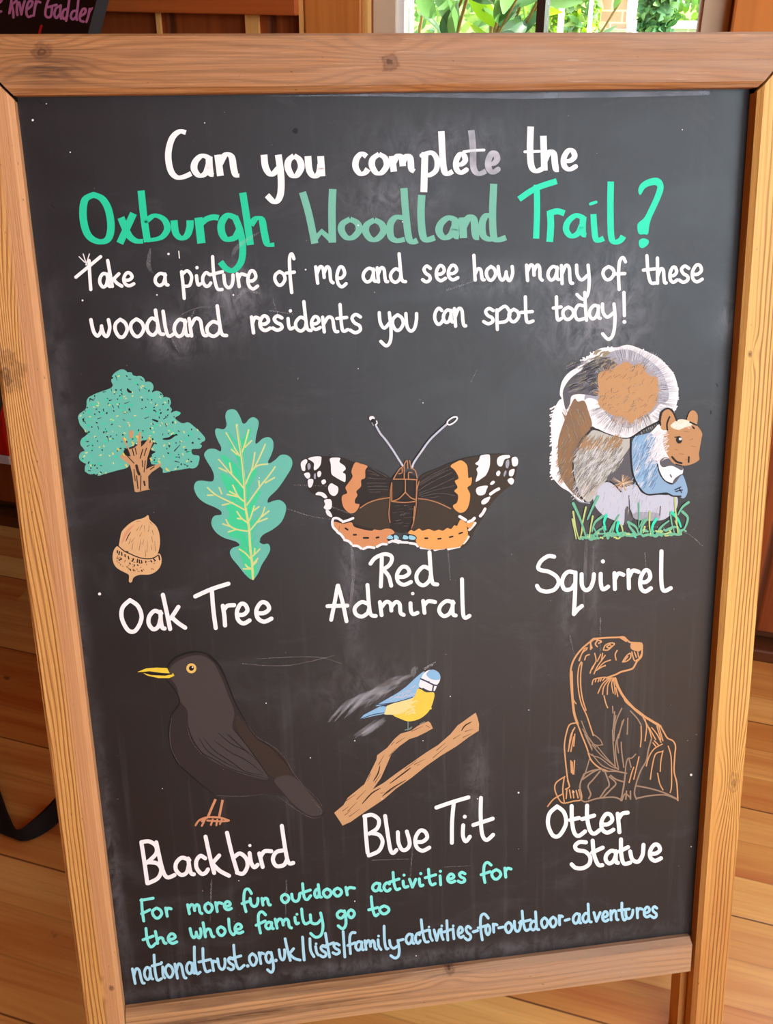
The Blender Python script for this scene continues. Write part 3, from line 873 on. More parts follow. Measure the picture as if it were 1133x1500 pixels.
def write(D, key, w, text, lean=0.0, chisel=0.0, cap='r'):
    """each item: letter left right top base [ascender] [descender] read off the panel; '-' and '.' take x y"""
    for it in text.split('/'):
        f = it.split()
        if not f: continue
        ch = f[0]
        n = [float(x) if x != '_' else None for x in f[1:]]
        L, Rr, top, base = n[:4]
        asc = n[4] if len(n) > 4 and n[4] is not None else base - 1.75 * (base - top)
        desc = n[5] if len(n) > 5 else base + 0.8 * (base - top)
        x0, y0, sc = D.tf
        h = w / 2 * sc
        L2, R2 = L + h * 0.8, Rr - h * 0.8
        ymid = (top + base) / 2
        tT, bB = top + h, base - h
        pxx = x0 + (L + Rr) / 2 / sc
        ln = (685 - pxx) / 5000 + lean
        for stroke in GLP[ch]:
            pts = []
            for gx, gy in stroke:
                if gy > 1.15: yy = tT + (asc + h - tT) * (gy - 1)
                elif gy >= 0: yy = bB + (tT - bB) * gy
                else: yy = bB + (desc - h - bB) * (-gy)
                pts.append((L2 + gx * (R2 - L2) + ln * (yy - ymid) * 0.8, yy))
            D.line(key, w, pts, chisel=chisel, cap=cap)
    return D

def lettering(label): return Drawing('lettering', label)
# --- "Can you complete the"
D = lettering('white brush lettering reading Can you complete the').T(230, 170, 3.54)
D.line('white', 9.5, '150,86 118,80 82,110 62,170 60,230 75,290 105,318 140,315 178,298', chisel=.35, cap='f')
write(D, 'white', 10, 'a 172 305 188 327/n 298 438 183 328/y 540 660 183 328 _ 464/o 662 766 188 328/U 768 874 190 330', 0.02, .42, 'f')
D.T(500, 170, 2.98)
write(D, 'white', 9.5, 'c 48 128 150 266/o 120 214 152 264/m 208 330 160 257/l 424 498 150 270 52/h 868 962 140 252 72', 0.02, .42, 'f')
write(D, 'white', 8.5, 'e 488 558 155 260/e 958 1036 138 246', 0.0, .3)
D.line('white', 10, '366,158 361,332', cap='f').line('white', 8, '352,172 395,160 418,190 415,235 385,258 360,250', chisel=.2)
D.line('faded_white', 9.5, '568,62 576,140 578,225 600,252 632,240', chisel=.35, cap='f').line('white', 4, '535,156 580,150 624,148')
write(D, 'faded_white', 9.5, 'e 628 698 148 260', 0.0, .35)
D.line('white', 9.5, '828,46 825,140 830,215 850,240 880,230', chisel=.35, cap='f').line('white', 4, '802,156 866,154')
D.build()
# --- "Oxburgh Woodland Trail?"
D = lettering('bright green brush lettering reading Oxburgh').T(100, 260, 3.237)
D.line('emerald', 11, '120,82 80,105 70,170 80,240 105,285 150,305 190,290 203,230 190,150 160,100 120,82', chisel=.30)
D.line('emerald', 11, '250,190 285,270 320,300 355,302', chisel=.4, cap='f').line('emerald', 10.5, '310,170 245,312', smooth=False, cap='f')
D.line('emerald', 10.5, '346,62 358,180 376,306', cap='f').line('emerald', 10, '372,205 410,180 455,200 470,245 440,285 378,298', chisel=.45)
write(D, 'emerald', 10.5, 'u 487 597 186 305', 0.0, .4, 'f')
D.line('emerald', 12, '618,190 632,312', cap='f').line('emerald', 8.5, '625,225 655,198 690,188 714,192', cap='f')
D.line('emerald', 11, '790,190 755,180 728,215 728,260 750,292 790,285 812,250', chisel=.35).line('emerald', 10, '790,185 815,250 828,330 820,400 785,440 750,432 722,400', chisel=.3, cap='f')
D.line('emerald', 10.5, '828,72 848,200 864,320', cap='f').line('emerald', 10.5, '866,225 890,195 918,200 930,260 945,315 978,318', chisel=.45, cap='f')
D.build()
D = lettering('muted green brush lettering reading Woodland').T(430, 250, 3.433)
D.line('sage', 10.5, '46,108 78,220 108,366', cap='f').line('sage', 11, '198,92 194,200 196,362', cap='f').line('sage', 8.5, '104,350 142,306 194,352', smooth=False, cap='f')
write(D, 'sage', 10.5, 'o 223 350 226 356/o 345 473 230 364', 0.0, .36, 'f')
D.line('sage', 10.5, '556,88 566,220 580,335 600,358 624,350', chisel=.3, cap='f').line('sage', 10.5, '556,238 515,235 488,270 490,330 520,352 560,345', chisel=.36, cap='f')
D.line('sage', 11, '646,122 642,220 650,320 670,348 712,336', chisel=.3, cap='f')
write(D, 'sage', 11, 'a 712 848 218 356/n 830 950 216 358', 0.0, .36, 'f')
D.line('sage', 10.5, '1008,66 1002,220 1008,330 1030,348 1070,336', chisel=.3, cap='f').line('sage', 10.5, '1000,232 970,226 950,265 955,325 985,345 1010,335', chisel=.36, cap='f')
D.build()
D = lettering('mint green brush lettering reading Trail with a question mark').T(740, 250, 3.777)
D.line('mint', 8.8, '78,158 170,98 287,58', cap='f').line('mint', 9, '176,78 178,220 173,376', cap='f')
D.line('mint', 10, '250,222 254,300 248,394', cap='f').line('mint', 9, '245,236 290,225 330,236', cap='f')
write(D, 'mint', 9.5, 'a 318 466 230 380', 0.0, .3, 'f')
D.line('mint', 9, '490,240 494,310 502,375 520,385 548,374', chisel=.2, cap='f').line('mint', 4.6, '474,184 504,174')
D.line('mint', 9.5, '586,60 584,200 588,360 608,395 640,385 656,362', chisel=.25, cap='f')
D.fill('mint', '738,108 755,70 800,45 845,40 872,62 878,100 862,150 835,210 812,260 800,300 792,350 770,352 740,348 735,295 770,262 800,205 825,150 842,100 838,82 810,82 775,98 750,135')
D.fill('mint', '742,388 765,374 795,385 792,408 765,428 745,420')
D.build()
# --- "Take a picture of me ..." / "woodland residents ..."
D = lettering('white lettering reading Take a picture of me and see how many of these').T(100, 350, 3.54)
D.lines('white', 4.9, '40,198 168,92|108,112 112,190 117,262')
write(D, 'white', 5.0, 'a 153 222 170 258/k 206 282 172 255 103/e 278 346 168 252/a 440 522 170 250/i 655 692 182 250/c 688 745 166 254/u 800 866 178 262/r 868 930 172 256/e 922 988 158 268/o 1063 1134 160 248', 0.03)
D.lines('white', 4.9, '588,170 596,240 602,308|590,185 618,165 640,195 630,240 600,245|749,92 755,180 772,255 798,262|735,186 800,170').dot('white', 668, 149, 9)
D.T(380, 350, 3.332)
write(D, 'white', 5.0, 'f 126 182 155 230 62 270/m 268 365 128 224/e 370 430 130 242/a 497 576 135 218/n 568 632 133 218/d 630 720 138 220 64/s 790 846 124 218/e 855 916 124 212/e 914 977 122 208', 0.03)
D.T(680, 350, 3.062)
write(D, 'white', 5.0, 'h 38 96 125 192 66/o 93 150 116 192/w 146 228 116 194/m 272 357 110 194/a 368 432 116 192/n 428 494 112 208/y 496 572 110 196 _ 278/o 616 682 116 190/f 664 730 148 190 74 234/h 858 914 125 206 78/e 916 964 120 202/s 960 1018 114 202/e 1016 1077 110 200', 0.03)
D.lines('white', 4.9, '821,75 826,150 838,195 860,198|805,140 858,134')
D.build()
D = lettering('white lettering reading woodland residents you can spot today').T(100, 350, 3.54)
write(D, 'white', 5.3, 'w 112 228 410 514/o 233 316 408 518/o 314 402 406 514/d 396 498 402 508 360/l 488 552 410 516 366/a 538 628 408 514/n 618 722 404 512/d 706 826 420 514 338/r 942 1002 396 496/e 984 1054 392 484/s 1052 1122 390 482', 0.03)
D.T(380, 350, 3.332)
write(D, 'white', 5.0, 'i 128 172 380 450/d 166 258 374 458 298/e 246 304 372 450/n 300 388 374 462/t 374 438 380 462 312/s 436 507 360 466/y 578 652 352 448 _ 530/o 642 712 362 454/u 708 778 356 458/c 848 902 330 424/a 890 952 338 416/n 944 1014 332 434', 0.03)
D.dot('white', 152, 351, 8.5)
D.T(680, 350, 3.062)
write(D, 'white', 5.0, 's 82 142 304 388/o 194 254 308 378/t 250 316 322 384 252/t 395 444 302 374 252/o 436 500 298 368/a 554 618 290 366/y 612 688 284 362 _ 458', 0.03)
D.lines('white', 4.9, '148,318 148,360 150,406|150,325 185,302 206,335 190,368 158,375|542,240 545,300 550,365|538,300 512,298 498,330 510,362 545,355|718,240 720,344').dot('white', 720, 372, 9)
D.build()
# --- captions
D = Drawing('caption', 'white caption reading Oak Tree').T(160, 840, 4.532)
write(D, 'white', 6.2, 'o 66 232 163 398/a 243 374 234 384/e 832 942 190 346/e 960 1088 180 334', 0.03)
D.lines('white', 6.2, '357,142 385,270 405,368|460,222 410,298|420,295 460,330 505,360|572,152 680,104 792,68|682,110 692,240 708,362|755,215 765,280 770,345|760,245 785,215 830,210')
D.build()
D = Drawing('caption', 'white caption reading Red Admiral').T(460, 790, 4.72)
write(D, 'white', 5.8, 'e 558 684 178 328/d 690 864 176 332 76/d 262 438 420 548 302/m 440 632 420 538/i 642 728 428 534/r 736 850 412 522/a 850 992 412 544/l 1008 1088 420 560 262', 0.0)
D.lines('white', 5.8, '392,168 425,128 485,103 530,112 540,140 520,180 472,212|470,125 468,220 463,326|482,210 518,255 535,320|165,320 145,430 120,556|168,320 200,440 226,566|94,462 232,458').dot('white', 684, 375, 12)
D.build()
D = Drawing('caption', 'white caption reading Squirrel').T(770, 800, 4.926)
write(D, 'white', 6, 'u 388 508 188 332/r 622 718 180 324/r 722 828 158 318/e 812 922 162 342/l 952 1064 160 342 22', 0.0)
D.lines('white', 6, '208,76 165,72 115,105 92,150 110,172 170,185 225,220 240,265 210,312 155,328 105,315 84,286|362,192 310,185 275,220 265,270 285,312 330,308 358,270|362,190 358,350 350,490|350,490 380,455 408,432|544,200 545,270 560,312 598,292').dot('white', 560, 110, 15)
D.build()
D = Drawing('caption', 'white caption reading Blackbird').T(190, 1190, 4.358)
write(D, 'white', 6, 'a 275 412 276 412/c 410 506 264 404/l 180 290 285 432 178', 0.13)
D.lines('white', 6, '75,190 95,320 113,452|75,190 125,185 168,215 168,265 110,322|120,318 175,325 202,365 180,420 118,452|485,155 512,280 540,386|572,275 525,328|530,328 575,372 635,404|622,130 650,250 685,372|668,285 705,262 745,295 752,345 725,390 685,384|766,260 776,320 796,350 818,334|828,262 850,348|838,280 862,248 905,248|972,86 995,240 1015,320 1045,322|978,242 935,255 915,300 938,342 985,335 1005,300').dot('white', 768, 211, 10)
D.build()
D = Drawing('caption', 'white caption reading Blue Tit').T(510, 1150, 4.926)
write(D, 'white', 5.8, 'e 468 598 316 488', 0.06)
D.lines('white', 5.8, '122,225 130,360 142,488|118,225 175,215 222,250 212,310 155,350|165,345 225,360 250,410 222,475 150,508|268,222 285,340 305,460 325,490 350,468|360,340 365,415 390,465 425,462 446,420 425,335|638,162 755,122 870,88|765,118 752,260 750,416|832,290 830,365 850,406 880,372|960,92 958,220 968,350 1000,396 1048,358|905,288 975,265 1045,242').dot('white', 843, 228, 14)
D.build()
D = Drawing('caption', 'white caption reading Otter Statue').T(780, 1160, 5.395)
write(D, 'white', 6, 'o 106 288 98 366/e 528 658 160 338/a 562 692 448 580/e 912 1034 402 560', 0.03)
D.lines('white', 6, '312,112 314,220 330,315 365,348 418,312|300,222 370,205|434,108 434,200 455,300 490,330 535,300|395,215 490,186|676,172 690,318|682,215 712,172 755,164|425,398 375,396 340,425 355,458 420,472 458,515 450,570 400,602 345,600 312,572|478,385 488,490 520,572 555,578|475,478 558,440|702,375 704,490 725,565 775,558|690,470 758,436|775,470 790,530 835,552 872,500 880,418')
D.build()
# --- address at the foot
D = lettering('turquoise lettering reading For more fun outdoor activities for').T(180, 1260, 3.777)
write(D, 'aqua', 4.4, 'o 156 224 256 328/r 230 276 256 318/m 352 442 238 304/o 446 504 228 296/r 506 558 226 292/e 553 607 222 282/u 698 758 203 264/n 762 822 203 256/o 870 928 180 242/u 928 988 180 236', 0.06)
D.lines('aqua', 4.3, '104,218 108,280 116,336|100,222 168,210|104,296 150,274|712,184 695,160 675,170 670,230 682,284|660,240 705,225|995,130 1003,200 1020,218 1040,196|980,184 1038,165')
D.T(460, 1240, 3.541)
write(D, 'aqua', 4.4, 'd -4 44 214 272 190/o 42 98 212 270/o 96 152 208 264/r 156 218 204 258/a 296 356 182 238/c 356 402 180 238/i 450 494 172 220/v 490 537 162 218/i 536 572 160 214/e 686 738 136 194/s 742 794 126 194/o 916 978 112 176/r 982 1030 104 166', 0.04)
D.lines('aqua', 4.3, '411,134 416,190 428,222 446,218|392,184 442,168|595,118 600,175 612,198 630,192|578,162 632,146|655,152 658,198|920,96 900,82 884,100 882,150 888,186|868,146 915,130')
D.dot('aqua', 468, 148, 8).dot('aqua', 555, 140, 8).dot('aqua', 657, 128, 8)
D.build()
D = lettering('turquoise lettering reading the whole family go to').T(180, 1260, 3.777)
write(D, 'aqua', 4.4, 'h 178 244 420 468 386/e 242 304 400 468/w 367 443 370 438/h 442 508 372 432 338/o 516 575 360 424/e 612 670 346 412/a 782 838 334 388/m 836 938 318 384/i 942 978 308 362', 0.08)
D.lines('aqua', 4.3, '128,378 136,445 155,480 182,460|112,440 168,420|586,325 592,385 610,412 622,402|790,302 770,285 752,300 752,350 762,402|738,360 788,336|990,270 996,325 1010,352 1034,342|1038,302 1045,345 1075,350 1094,330|1095,292 1108,360 1098,412 1068,426 1040,405').dot('aqua', 964, 299, 8)
D.T(460, 1240, 3.541)
write(D, 'aqua', 4.4, 'g 112 178 326 380 _ 434/o 170 218 320 376/o 334 398 300 356', 0.05)
D.lines('aqua', 4.3, '298,260 304,320 318,358 334,350|285,328 332,316')
D.build()
D = lettering('pale blue lettering with a web address for family activities').T(180, 1350, 4.196)
write(D, 'ice', 4.1, 'n 55 132 282 388/a 123 186 272 364/o 254 318 256 350/n 316 390 252 356/a 382 444 242 328/r 542 582 232 310/u 578 640 220 302/s 636 692 212 304/o 770 832 188 276/r 832 876 182 266/g 870 934 180 262 _ 320/u 956 1006 164 244', 0.10)
D.lines('ice', 4.1, '192,205 198,300 212,358 238,350|180,272 235,258|245,278 248,330 258,345|440,155 442,250 455,318 476,310|492,165 496,250 512,305 538,300|468,248 540,232|682,145 690,230 712,290 746,268|662,228 726,210|998,105 1012,170 1030,238|1050,166 1020,202|1026,200 1055,225 1090,236|1105,95 1110,165 1116,236').dot('ice', 238, 252, 9).dot('ice', 768, 272, 11).dot('ice', 942, 238, 11)
D.T(430, 1330, 4.046)
write(D, 'ice', 4.1, 's 150 204 214 298/s 226 284 202 282/a 360 420 190 258/m 416 498 186 254/y 562 636 184 250 _ 305/a 658 720 146 220/c 716 758 142 216/v 828 874 122 200/e 968 1014 106 184/s 1010 1062 100 198', 0.06)
D.lines('ice', 4.1, '55,175 58,240 64,308|98,182 102,250 122,288|132,228 138,262 148,278|190,150 200,210 215,290|178,228 238,206|295,140 300,215 305,290|366,146 345,148 334,180 338,270|322,222 366,206|502,188 506,225 520,246|538,108 540,190 550,240 562,240|628,192 650,186|758,70 766,140 780,196 800,200|742,148 802,130|808,132 812,170 824,192|876,124 880,165 888,186|910,75 912,130 916,190|893,142 932,128|946,122 952,182|1070,142 1092,134')
D.dot('ice', 135, 212, 8).dot('ice', 505, 166, 8).dot('ice', 880, 106, 8).dot('ice', 948, 106, 8).dot('ice', 804, 112, 7)
D.T(690, 1310, 3.907)
write(D, 'ice', 4.1, 'o 78 118 166 238/r 120 157 162 224/o 190 244 152 226/u 242 294 146 220/d 332 396 145 212 92/o 397 448 126 198/o 446 498 122 194/r 498 532 114 182/a 577 636 102 174/d 632 696 100 168 48/v 697 748 96 162/e 746 794 92 162/n 792 850 86 154/u 878 936 82 146/r 942 988 72 142/e 984 1034 66 138/s 1028 1074 62 142', 0.04)
D.lines('ice', 4.1, '100,136 78,112 58,128 56,190 66,260|42,192 86,180|160,192 184,187|294,96 300,160 314,205 334,200|278,162 342,146|540,149 564,142|865,50 866,110 876,146 890,140|846,92 908,84|14,214 38,207')
D.build()
# ------------------------------------------------------------------ drawings
def inside(pt, poly):
    x, y = pt; c = False
    for i in range(len(poly)):
        (x1, y1), (x2, y2) = poly[i - 1], poly[i]
        if (y1 > y) != (y2 > y) and x < (x2 - x1) * (y - y1) / (y2 - y1) + x1: c = not c
    return c
def dabs(D, key, poly, n, w, ln, ang=None, spread=0.6, rnd=None, taper=False, avoid=None):
    rnd = rnd or R
    xs = [p[0] for p in poly]; ys = [p[1] for p in poly]
    k = 0
    while k < n:
        p = (rnd.uniform(min(xs), max(xs)), rnd.uniform(min(ys), max(ys)))
        if not inside(p, poly) or (avoid and inside(p, avoid)): continue
        k += 1
        a = rnd.uniform(0, PI) if ang is None else (ang(p) if callable(ang) else ang) + rnd.uniform(-spread, spread)
        l = ln * rnd.uniform(0.55, 1.3)
        sag = rnd.uniform(-.28, .28) * l
        c = (p[0] + math.cos(a) * l / 2 - math.sin(a) * sag, p[1] + math.sin(a) * l / 2 + math.cos(a) * sag)
        q = (p[0] + math.cos(a) * l, p[1] + math.sin(a) * l)
        D.line(key, w * rnd.uniform(0.7, 1.25), [p, c, q], taper=taper)

# --- oak tree
D = Drawing('painted_oak_tree', 'small painted oak tree, turquoise crown on a tan trunk').T(100, 530, 5.395)
crown = P('340,150 352,105 390,72 430,67 465,82 500,84 512,105 552,120 600,160 640,163 666,190 665,242 722,240 750,265 755,284 800,285 805,318 800,345 820,375 812,402 850,388 887,400 880,420 845,445 900,485 950,478 1000,515 1045,555 1082,602 1072,628 1022,640 1056,660 1040,685 982,690 975,712 990,735 1036,745 1030,800 1000,830 900,850 830,862 790,872 750,876 745,845 700,815 655,805 650,765 662,730 690,710 655,695 680,640 630,625 590,620 560,640 500,670 455,690 440,740 480,825 380,860 290,885 240,900 200,882 140,872 132,845 155,815 110,790 90,745 100,715 130,702 104,660 105,610 145,575 120,530 90,490 84,440 105,400 140,370 150,320 190,265 260,235 330,210 352,185')
D.fill('leafteal', crown)
for x, y, r in ((425, 110, 42), (560, 160, 40), (630, 200, 36), (700, 280, 42), (770, 320, 34), (120, 440, 34), (140, 640, 36), (130, 750, 36), (180, 840, 40), (1020, 610, 36), (980, 790, 44), (200, 320, 46)):
    pts = [(x + r * math.cos(a * PI / 7), y + r * math.sin(a * PI / 7)) for a in range(15)]
    D.line('leafteal', 3.2, pts)
D.layer()
for l in ('375,110 388,150', '460,110 470,118', '478,135 500,138', '468,212 480,232 505,242', '340,215 342,232', '275,238 298,236', '200,305 212,282', '325,305 345,300', '350,345 362,365', '395,350 402,368', '278,375 282,395', '445,330 485,315', '438,395 470,400', '488,380 490,400', '625,292 634,304', '685,385 698,398', '600,205 620,218', '560,215 568,235', '235,450 262,440', '435,455 452,465',
          '606,448 640,434', '665,455 700,468 712,474', '755,450 778,440', '770,490 776,512', '160,630 140,628', '150,668 172,655', '120,470 125,440', '130,470 140,490', '295,530 300,570', '310,590 322,632', '235,510 242,535', '352,605 360,612', '840,704 885,655', '750,610 800,604 840,578 865,578', '870,545 882,555', '745,580 752,566', '795,660 800,678', '850,752 880,755', '845,785 880,795', '915,808 950,826', '935,712 960,708', '690,340 692,320', '580,370 592,372', '175,295 168,312', '130,385 140,392', '265,822 252,816', '160,860 180,862', '1030,608 1045,612', '410,220 428,240', '545,175 556,186', '255,870 268,880', '120,745 132,738', '690,640 660,660', '740,490 735,480'):
    D.line('black', R.uniform(2.4, 4.2), l, taper=True)
dabs(D, 'black', crown, 110, 1.9, 14, taper=True)
D.fill('black', '575,632 600,625 640,610 660,640 640,700 645,760 632,800 640,700').fill('black', '640,690 655,700 690,712 660,735 648,780 655,805 625,850 630,760').fill('black', '440,700 470,690 485,760 470,800 445,750')
dabs(D, 'brightdab', crown, 70, 2.0, 12)
D.layer()
up = [p for p in crown]
dabs(D, 'paleyellow', up, 75, 1.7, 11, 0.2, 1.2)
D.layer()
D.fill('tan', '422,595 440,602 462,640 485,692 520,680 545,660 558,552 574,552 576,672 600,650 640,598 655,604 640,640 672,632 645,700 626,760 615,850 640,835 690,815 740,800 730,825 660,872 632,905 635,1000 648,1008 600,1016 545,1030 526,1025 516,960 508,890 490,820 450,785 408,752 430,725 460,742 495,748 482,710 455,650', smooth=False)
D.fill('tan', '480,545 516,540 514,600 484,604', smooth=False)
D.layer()
for l, w in (('540,820 550,860 562,888', 4), ('508,690 520,740', 1.6), ('530,680 540,730', 1.4), ('590,690 570,760', 1.6), ('620,680 600,740', 1.4), ('575,900 572,1015', 1.5), ('600,945 606,975', 2.6), ('540,900 552,1000', 1.6), ('470,745 520,800', 1.4), ('585,780 590,830', 1.5), ('650,850 680,828', 1.4), ('520,850 530,940', 1.3), ('610,780 600,870', 1.3)):
    D.line('bark', w, l)
for x, y in ((450, 610), (510, 640), (545, 595), (645, 605), (440, 730), (655, 770), (780, 850), (460, 820), (720, 790), (395, 690)):
    D.line('yellowdab', 2.2, [(x - 5, y - 7), (x + 5, y + 7)])
D.build()
# --- leaf
D = Drawing('painted_oak_leaf', 'painted lobed turquoise oak leaf with yellow veins').T(270, 590, 5.553)
D.fill('leafteal', '390,52 350,65 335,110 345,180 320,215 262,208 253,250 275,310 300,360 295,395 250,375 195,378 162,420 185,475 225,540 243,600 225,640 140,632 95,645 80,695 110,765 170,815 250,850 298,880 300,910 250,918 225,950 225,1000 265,1060 330,1100 420,1128 450,1160 395,1180 372,1215 390,1265 440,1325 500,1400 555,1438 600,1390 630,1320 680,1240 700,1190 685,1148 640,1150 612,1125 640,1075 720,1030 790,970 825,890 825,830 780,792 725,798 680,812 690,770 760,700 830,600 875,520 875,460 835,425 785,425 745,460 700,490 682,480 705,430 725,370 722,310 690,280 640,290 600,325 580,328 585,270 605,180 600,140 565,117 530,130 500,165 475,165 455,115 425,65')
D.layer()
D.fill('leafgreen', '430,190 470,300 525,210 545,230 500,380 480,470 500,620 560,540 590,560 540,680 530,820 600,720 620,740 560,860 555,960 600,930 610,960 560,1050 565,1180 600,1170 580,1250 590,1380 555,1430 500,1380 480,1300 440,1180 460,1160 440,1110 360,1080 380,1020 350,950 370,900 340,850 380,790 350,720 300,610 310,570 400,620 440,640 380,560 300,440 330,430 420,500 440,480 390,380 340,260 360,260 430,400')
rd = random.Random(3)
for k in range(70):
    t = rd.uniform(0.1, 0.95)
    x, y = 440 + 110 * t, 200 + 1150 * t
    sgn = rd.choice((-1, 1)); L_ = rd.uniform(40, 130)
    D.line(rd.choice(('leafgreen', 'emerald', 'leafteal')), 1.2, [(x, y), (x + sgn * L_ * .5, y - L_ * .5), (x + sgn * L_ * .8, y - L_)], taper=True)
D.layer()
D.line('paleyellow', 3.4, '428,180 448,320 470,460 488,640 500,850 525,1000 538,1180 552,1300 560,1432')
D.lines('paleyellow', 2.2, '342,245 400,350 450,430|385,380 430,420|525,220 495,330 472,400|548,308 495,360|660,338 610,450 570,530|575,405 560,500 545,560|678,498 600,510 545,560 500,660|280,460 330,520 375,570 440,640 480,690|285,530 350,560 375,575|370,490 385,570|740,520 690,590 610,690 510,830|735,608 660,650|608,635 612,690|190,690 260,750 400,820 490,870|190,752 260,750|285,690 305,740|310,832 395,812|395,670 440,760 485,800|350,745 440,765|370,720 440,760|570,840 545,920 528,960|608,845 560,880|655,850 630,920 560,1010 532,1040|690,880 625,930|675,940 600,970|430,885 465,935 520,980|435,940 470,945|340,950 370,1000 430,1030 525,1045|315,985 370,1005|360,1050 420,1030|450,1190 500,1225 545,1275|615,1190 560,1245|575,1185 570,1235|600,1265 560,1310|590,1290 560,1320|500,1315 515,1335 550,1350|482,1350 550,1352')
D.layer()
D.lines('grassgreen', 0.9, '435,190 452,320 474,460 492,640 504,850|345,262 402,362|282,472 372,582|192,706 262,764 402,832')
D.build()
# --- acorn
D = Drawing('painted_acorn', 'painted tan acorn in a speckled cup').T(150, 740, 11.33)
D.fill('acorn', '752,165 720,190 660,220 560,245 460,300 380,370 320,445 295,550 270,680 240,682 195,740 172,830 180,940 230,1030 320,1090 420,1140 445,1180 440,1260 465,1285 495,1265 520,1200 620,1155 780,1150 890,1100 960,1020 985,920 970,830 940,800 920,810 945,720 958,600 940,450 890,340 790,245 770,180')
D.layer()
D.lines('blush', 4, '520,330 430,420 370,520 320,640', taper=True).lines('blush', 1.6, '690,640 670,740|520,760 540,800|860,640 850,760', taper=True)
D.line('black', 1.6, '270,680 320,725 380,770 480,815 560,850 660,880 780,890 870,865 935,830 955,905')
D.lines('bark', 1.5, '390,600 430,510 475,440|480,610 540,540|490,740 510,620|570,420 615,355|620,520 655,450|610,750 640,560|670,650 690,560|765,440 780,320|820,520 835,620|820,740 815,660|880,760 870,600|720,850 715,740|790,280 840,330|570,275 640,262|740,780 750,600|440,640 470,560|830,420 850,500|700,340 705,430|660,330 620,420', taper=True)
rd = random.Random(5)
cup = P('215,760 300,780 420,850 560,900 700,930 860,910 950,900 930,1010 840,1080 640,1110 440,1080 260,980 210,880')
D.lines('black', 1.9, '250,755 250,790|285,770 275,820|320,785 325,830|375,820 385,855|430,850 440,890|280,910 320,890|500,930 520,890|585,900 580,950|615,910 615,955|650,920 655,960|720,930 722,950|805,920 820,940|850,890 880,920|395,770 425,775|530,990 530,1005|455,960 462,975|520,1080 540,1085|460,1060 470,1080|650,1080 660,1095|585,990 592,1000|940,850 950,905')
dabs(D, 'tandark', cup, 44, 1.5, 10, None, 1)
D.build()
# --- red admiral
D = Drawing('painted_butterfly', 'painted red admiral butterfly, black wings with orange and white markings').T(430, 590, 6.294)
D.fill('wingblack', '70,560 120,510 250,490 430,500 560,545 680,582 900,695 905,870 880,1100 940,1175 850,1320 640,1345 480,1265 380,1170 350,1080 320,1000 290,900 200,850 140,800 100,640')
D.fill('wingbrown', '600,980 720,900 890,875 880,1170 740,1165 560,1110 560,1040')
D.fill('wingblack', '905,690 1030,640 1160,720 1130,900 1125,1050 1060,1180 980,1200 900,1150 885,1000')
D.layer()
D.fill('furwhite', '68,560 90,530 120,520 128,545 110,580 108,625 80,620').fill('furwhite', '135,515 180,497 250,495 258,520 250,570 225,605 195,622 188,600 190,560 165,535')
D.fill('furgrey', '130,570 145,555 158,575 155,605 135,615').fill('furwhite', '98,655 140,642 155,665 150,690 125,697').fill('furwhite', '222,640 245,628 258,650 245,680 225,680').fill('furwhite', '135,710 180,705 180,745 160,780 138,770').fill('furwhite', '258,720 285,705 302,725 290,745 268,750').fill('furgrey', '190,660 205,650 205,700 190,695')
D.fill('furwhite', '335,520 360,505 430,508 425,545 470,580 482,610 455,640 480,660 478,725 450,720 380,680 350,650 345,570').fill('furwhite', '320,780 345,742 380,755 412,780 408,830 375,858 335,835')
D.fill('furwhite', '203,845 230,820 280,830 312,868 290,880 250,855').fill('furwhite', '285,895 340,888 355,930 345,975 305,985 280,965 292,935').fill('furwhite', '298,990 330,992 358,1040 345,1052 310,1030')
D.fill('orange', '568,550 620,560 682,582 662,620 660,690 625,710 622,770 580,815 590,850 568,890 570,925 608,935 595,975 560,1012 512,1012 462,960 445,890 455,850 495,830 480,780 505,740 545,680 535,630')
D.fill('orange', '370,1095 460,1112 535,1100 560,1140 640,1165 720,1178 745,1165 800,1172 855,1158 905,1165 932,1198 890,1220 862,1250 872,1290 760,1325 640,1335 540,1300 475,1255 415,1190 385,1150')
D.layer()
D.lines('furwhite', 3.6, '358,1095 370,1065 405,1062 445,1085|455,1095 500,1082 550,1062|358,1095 365,1140 405,1185|405,1190 440,1215 462,1245|470,1262 510,1275 535,1300|550,1315 590,1318 625,1340|645,1345 690,1328 745,1335|770,1325 815,1302 858,1302|880,1285 915,1270')
D.lines('black', 2.6, '480,1155 500,1168|555,1215 578,1215|648,1243 690,1243|765,1242 785,1238').lines('tandark', 1.2, '415,1190 425,1140')
D.fill('skyblue', '865,1235 890,1218 915,1232 912,1252 870,1252').fill('skyblue', '928,1220 955,1222 972,1250 930,1252').lines('furwhite', 3.6, '930,1272 968,1288')
D.lines('veingrey', 1.0, '680,620 720,632 790,670|690,690 760,700 850,700|680,740 770,738 850,740|680,770 790,765 860,770|690,800 780,795 870,800|700,650 780,668|700,820 800,820|720,600 860,680')
D.lines('wingline', 1.5, '615,968 680,925 760,895 830,880 890,872|905,735 895,800 890,900 880,1020 890,1100')
D.T(590, 590, 6.294)
D.fill('wingbrown', '150,700 330,600 520,525 700,485 880,470 1000,485 1062,530 1050,620 1020,745 930,810 800,950 740,1060 660,1180 610,1290 520,1340 280,1350 150,1310 60,1200 130,1000')
D.fill('wingblack', '150,720 330,610 440,580 500,680 490,900 450,960 330,900 140,870')
D.layer()
D.fill('furwhite', '715,490 740,478 795,475 805,510 800,590 770,660 735,690 690,720 672,720 690,650 680,610 700,580 668,560 700,530').fill('furwhite', '675,800 700,772 780,762 772,800 755,840 715,852 685,838').fill('furwhite', '868,545 880,500 930,480 985,482 985,505 940,520 915,580 885,580')
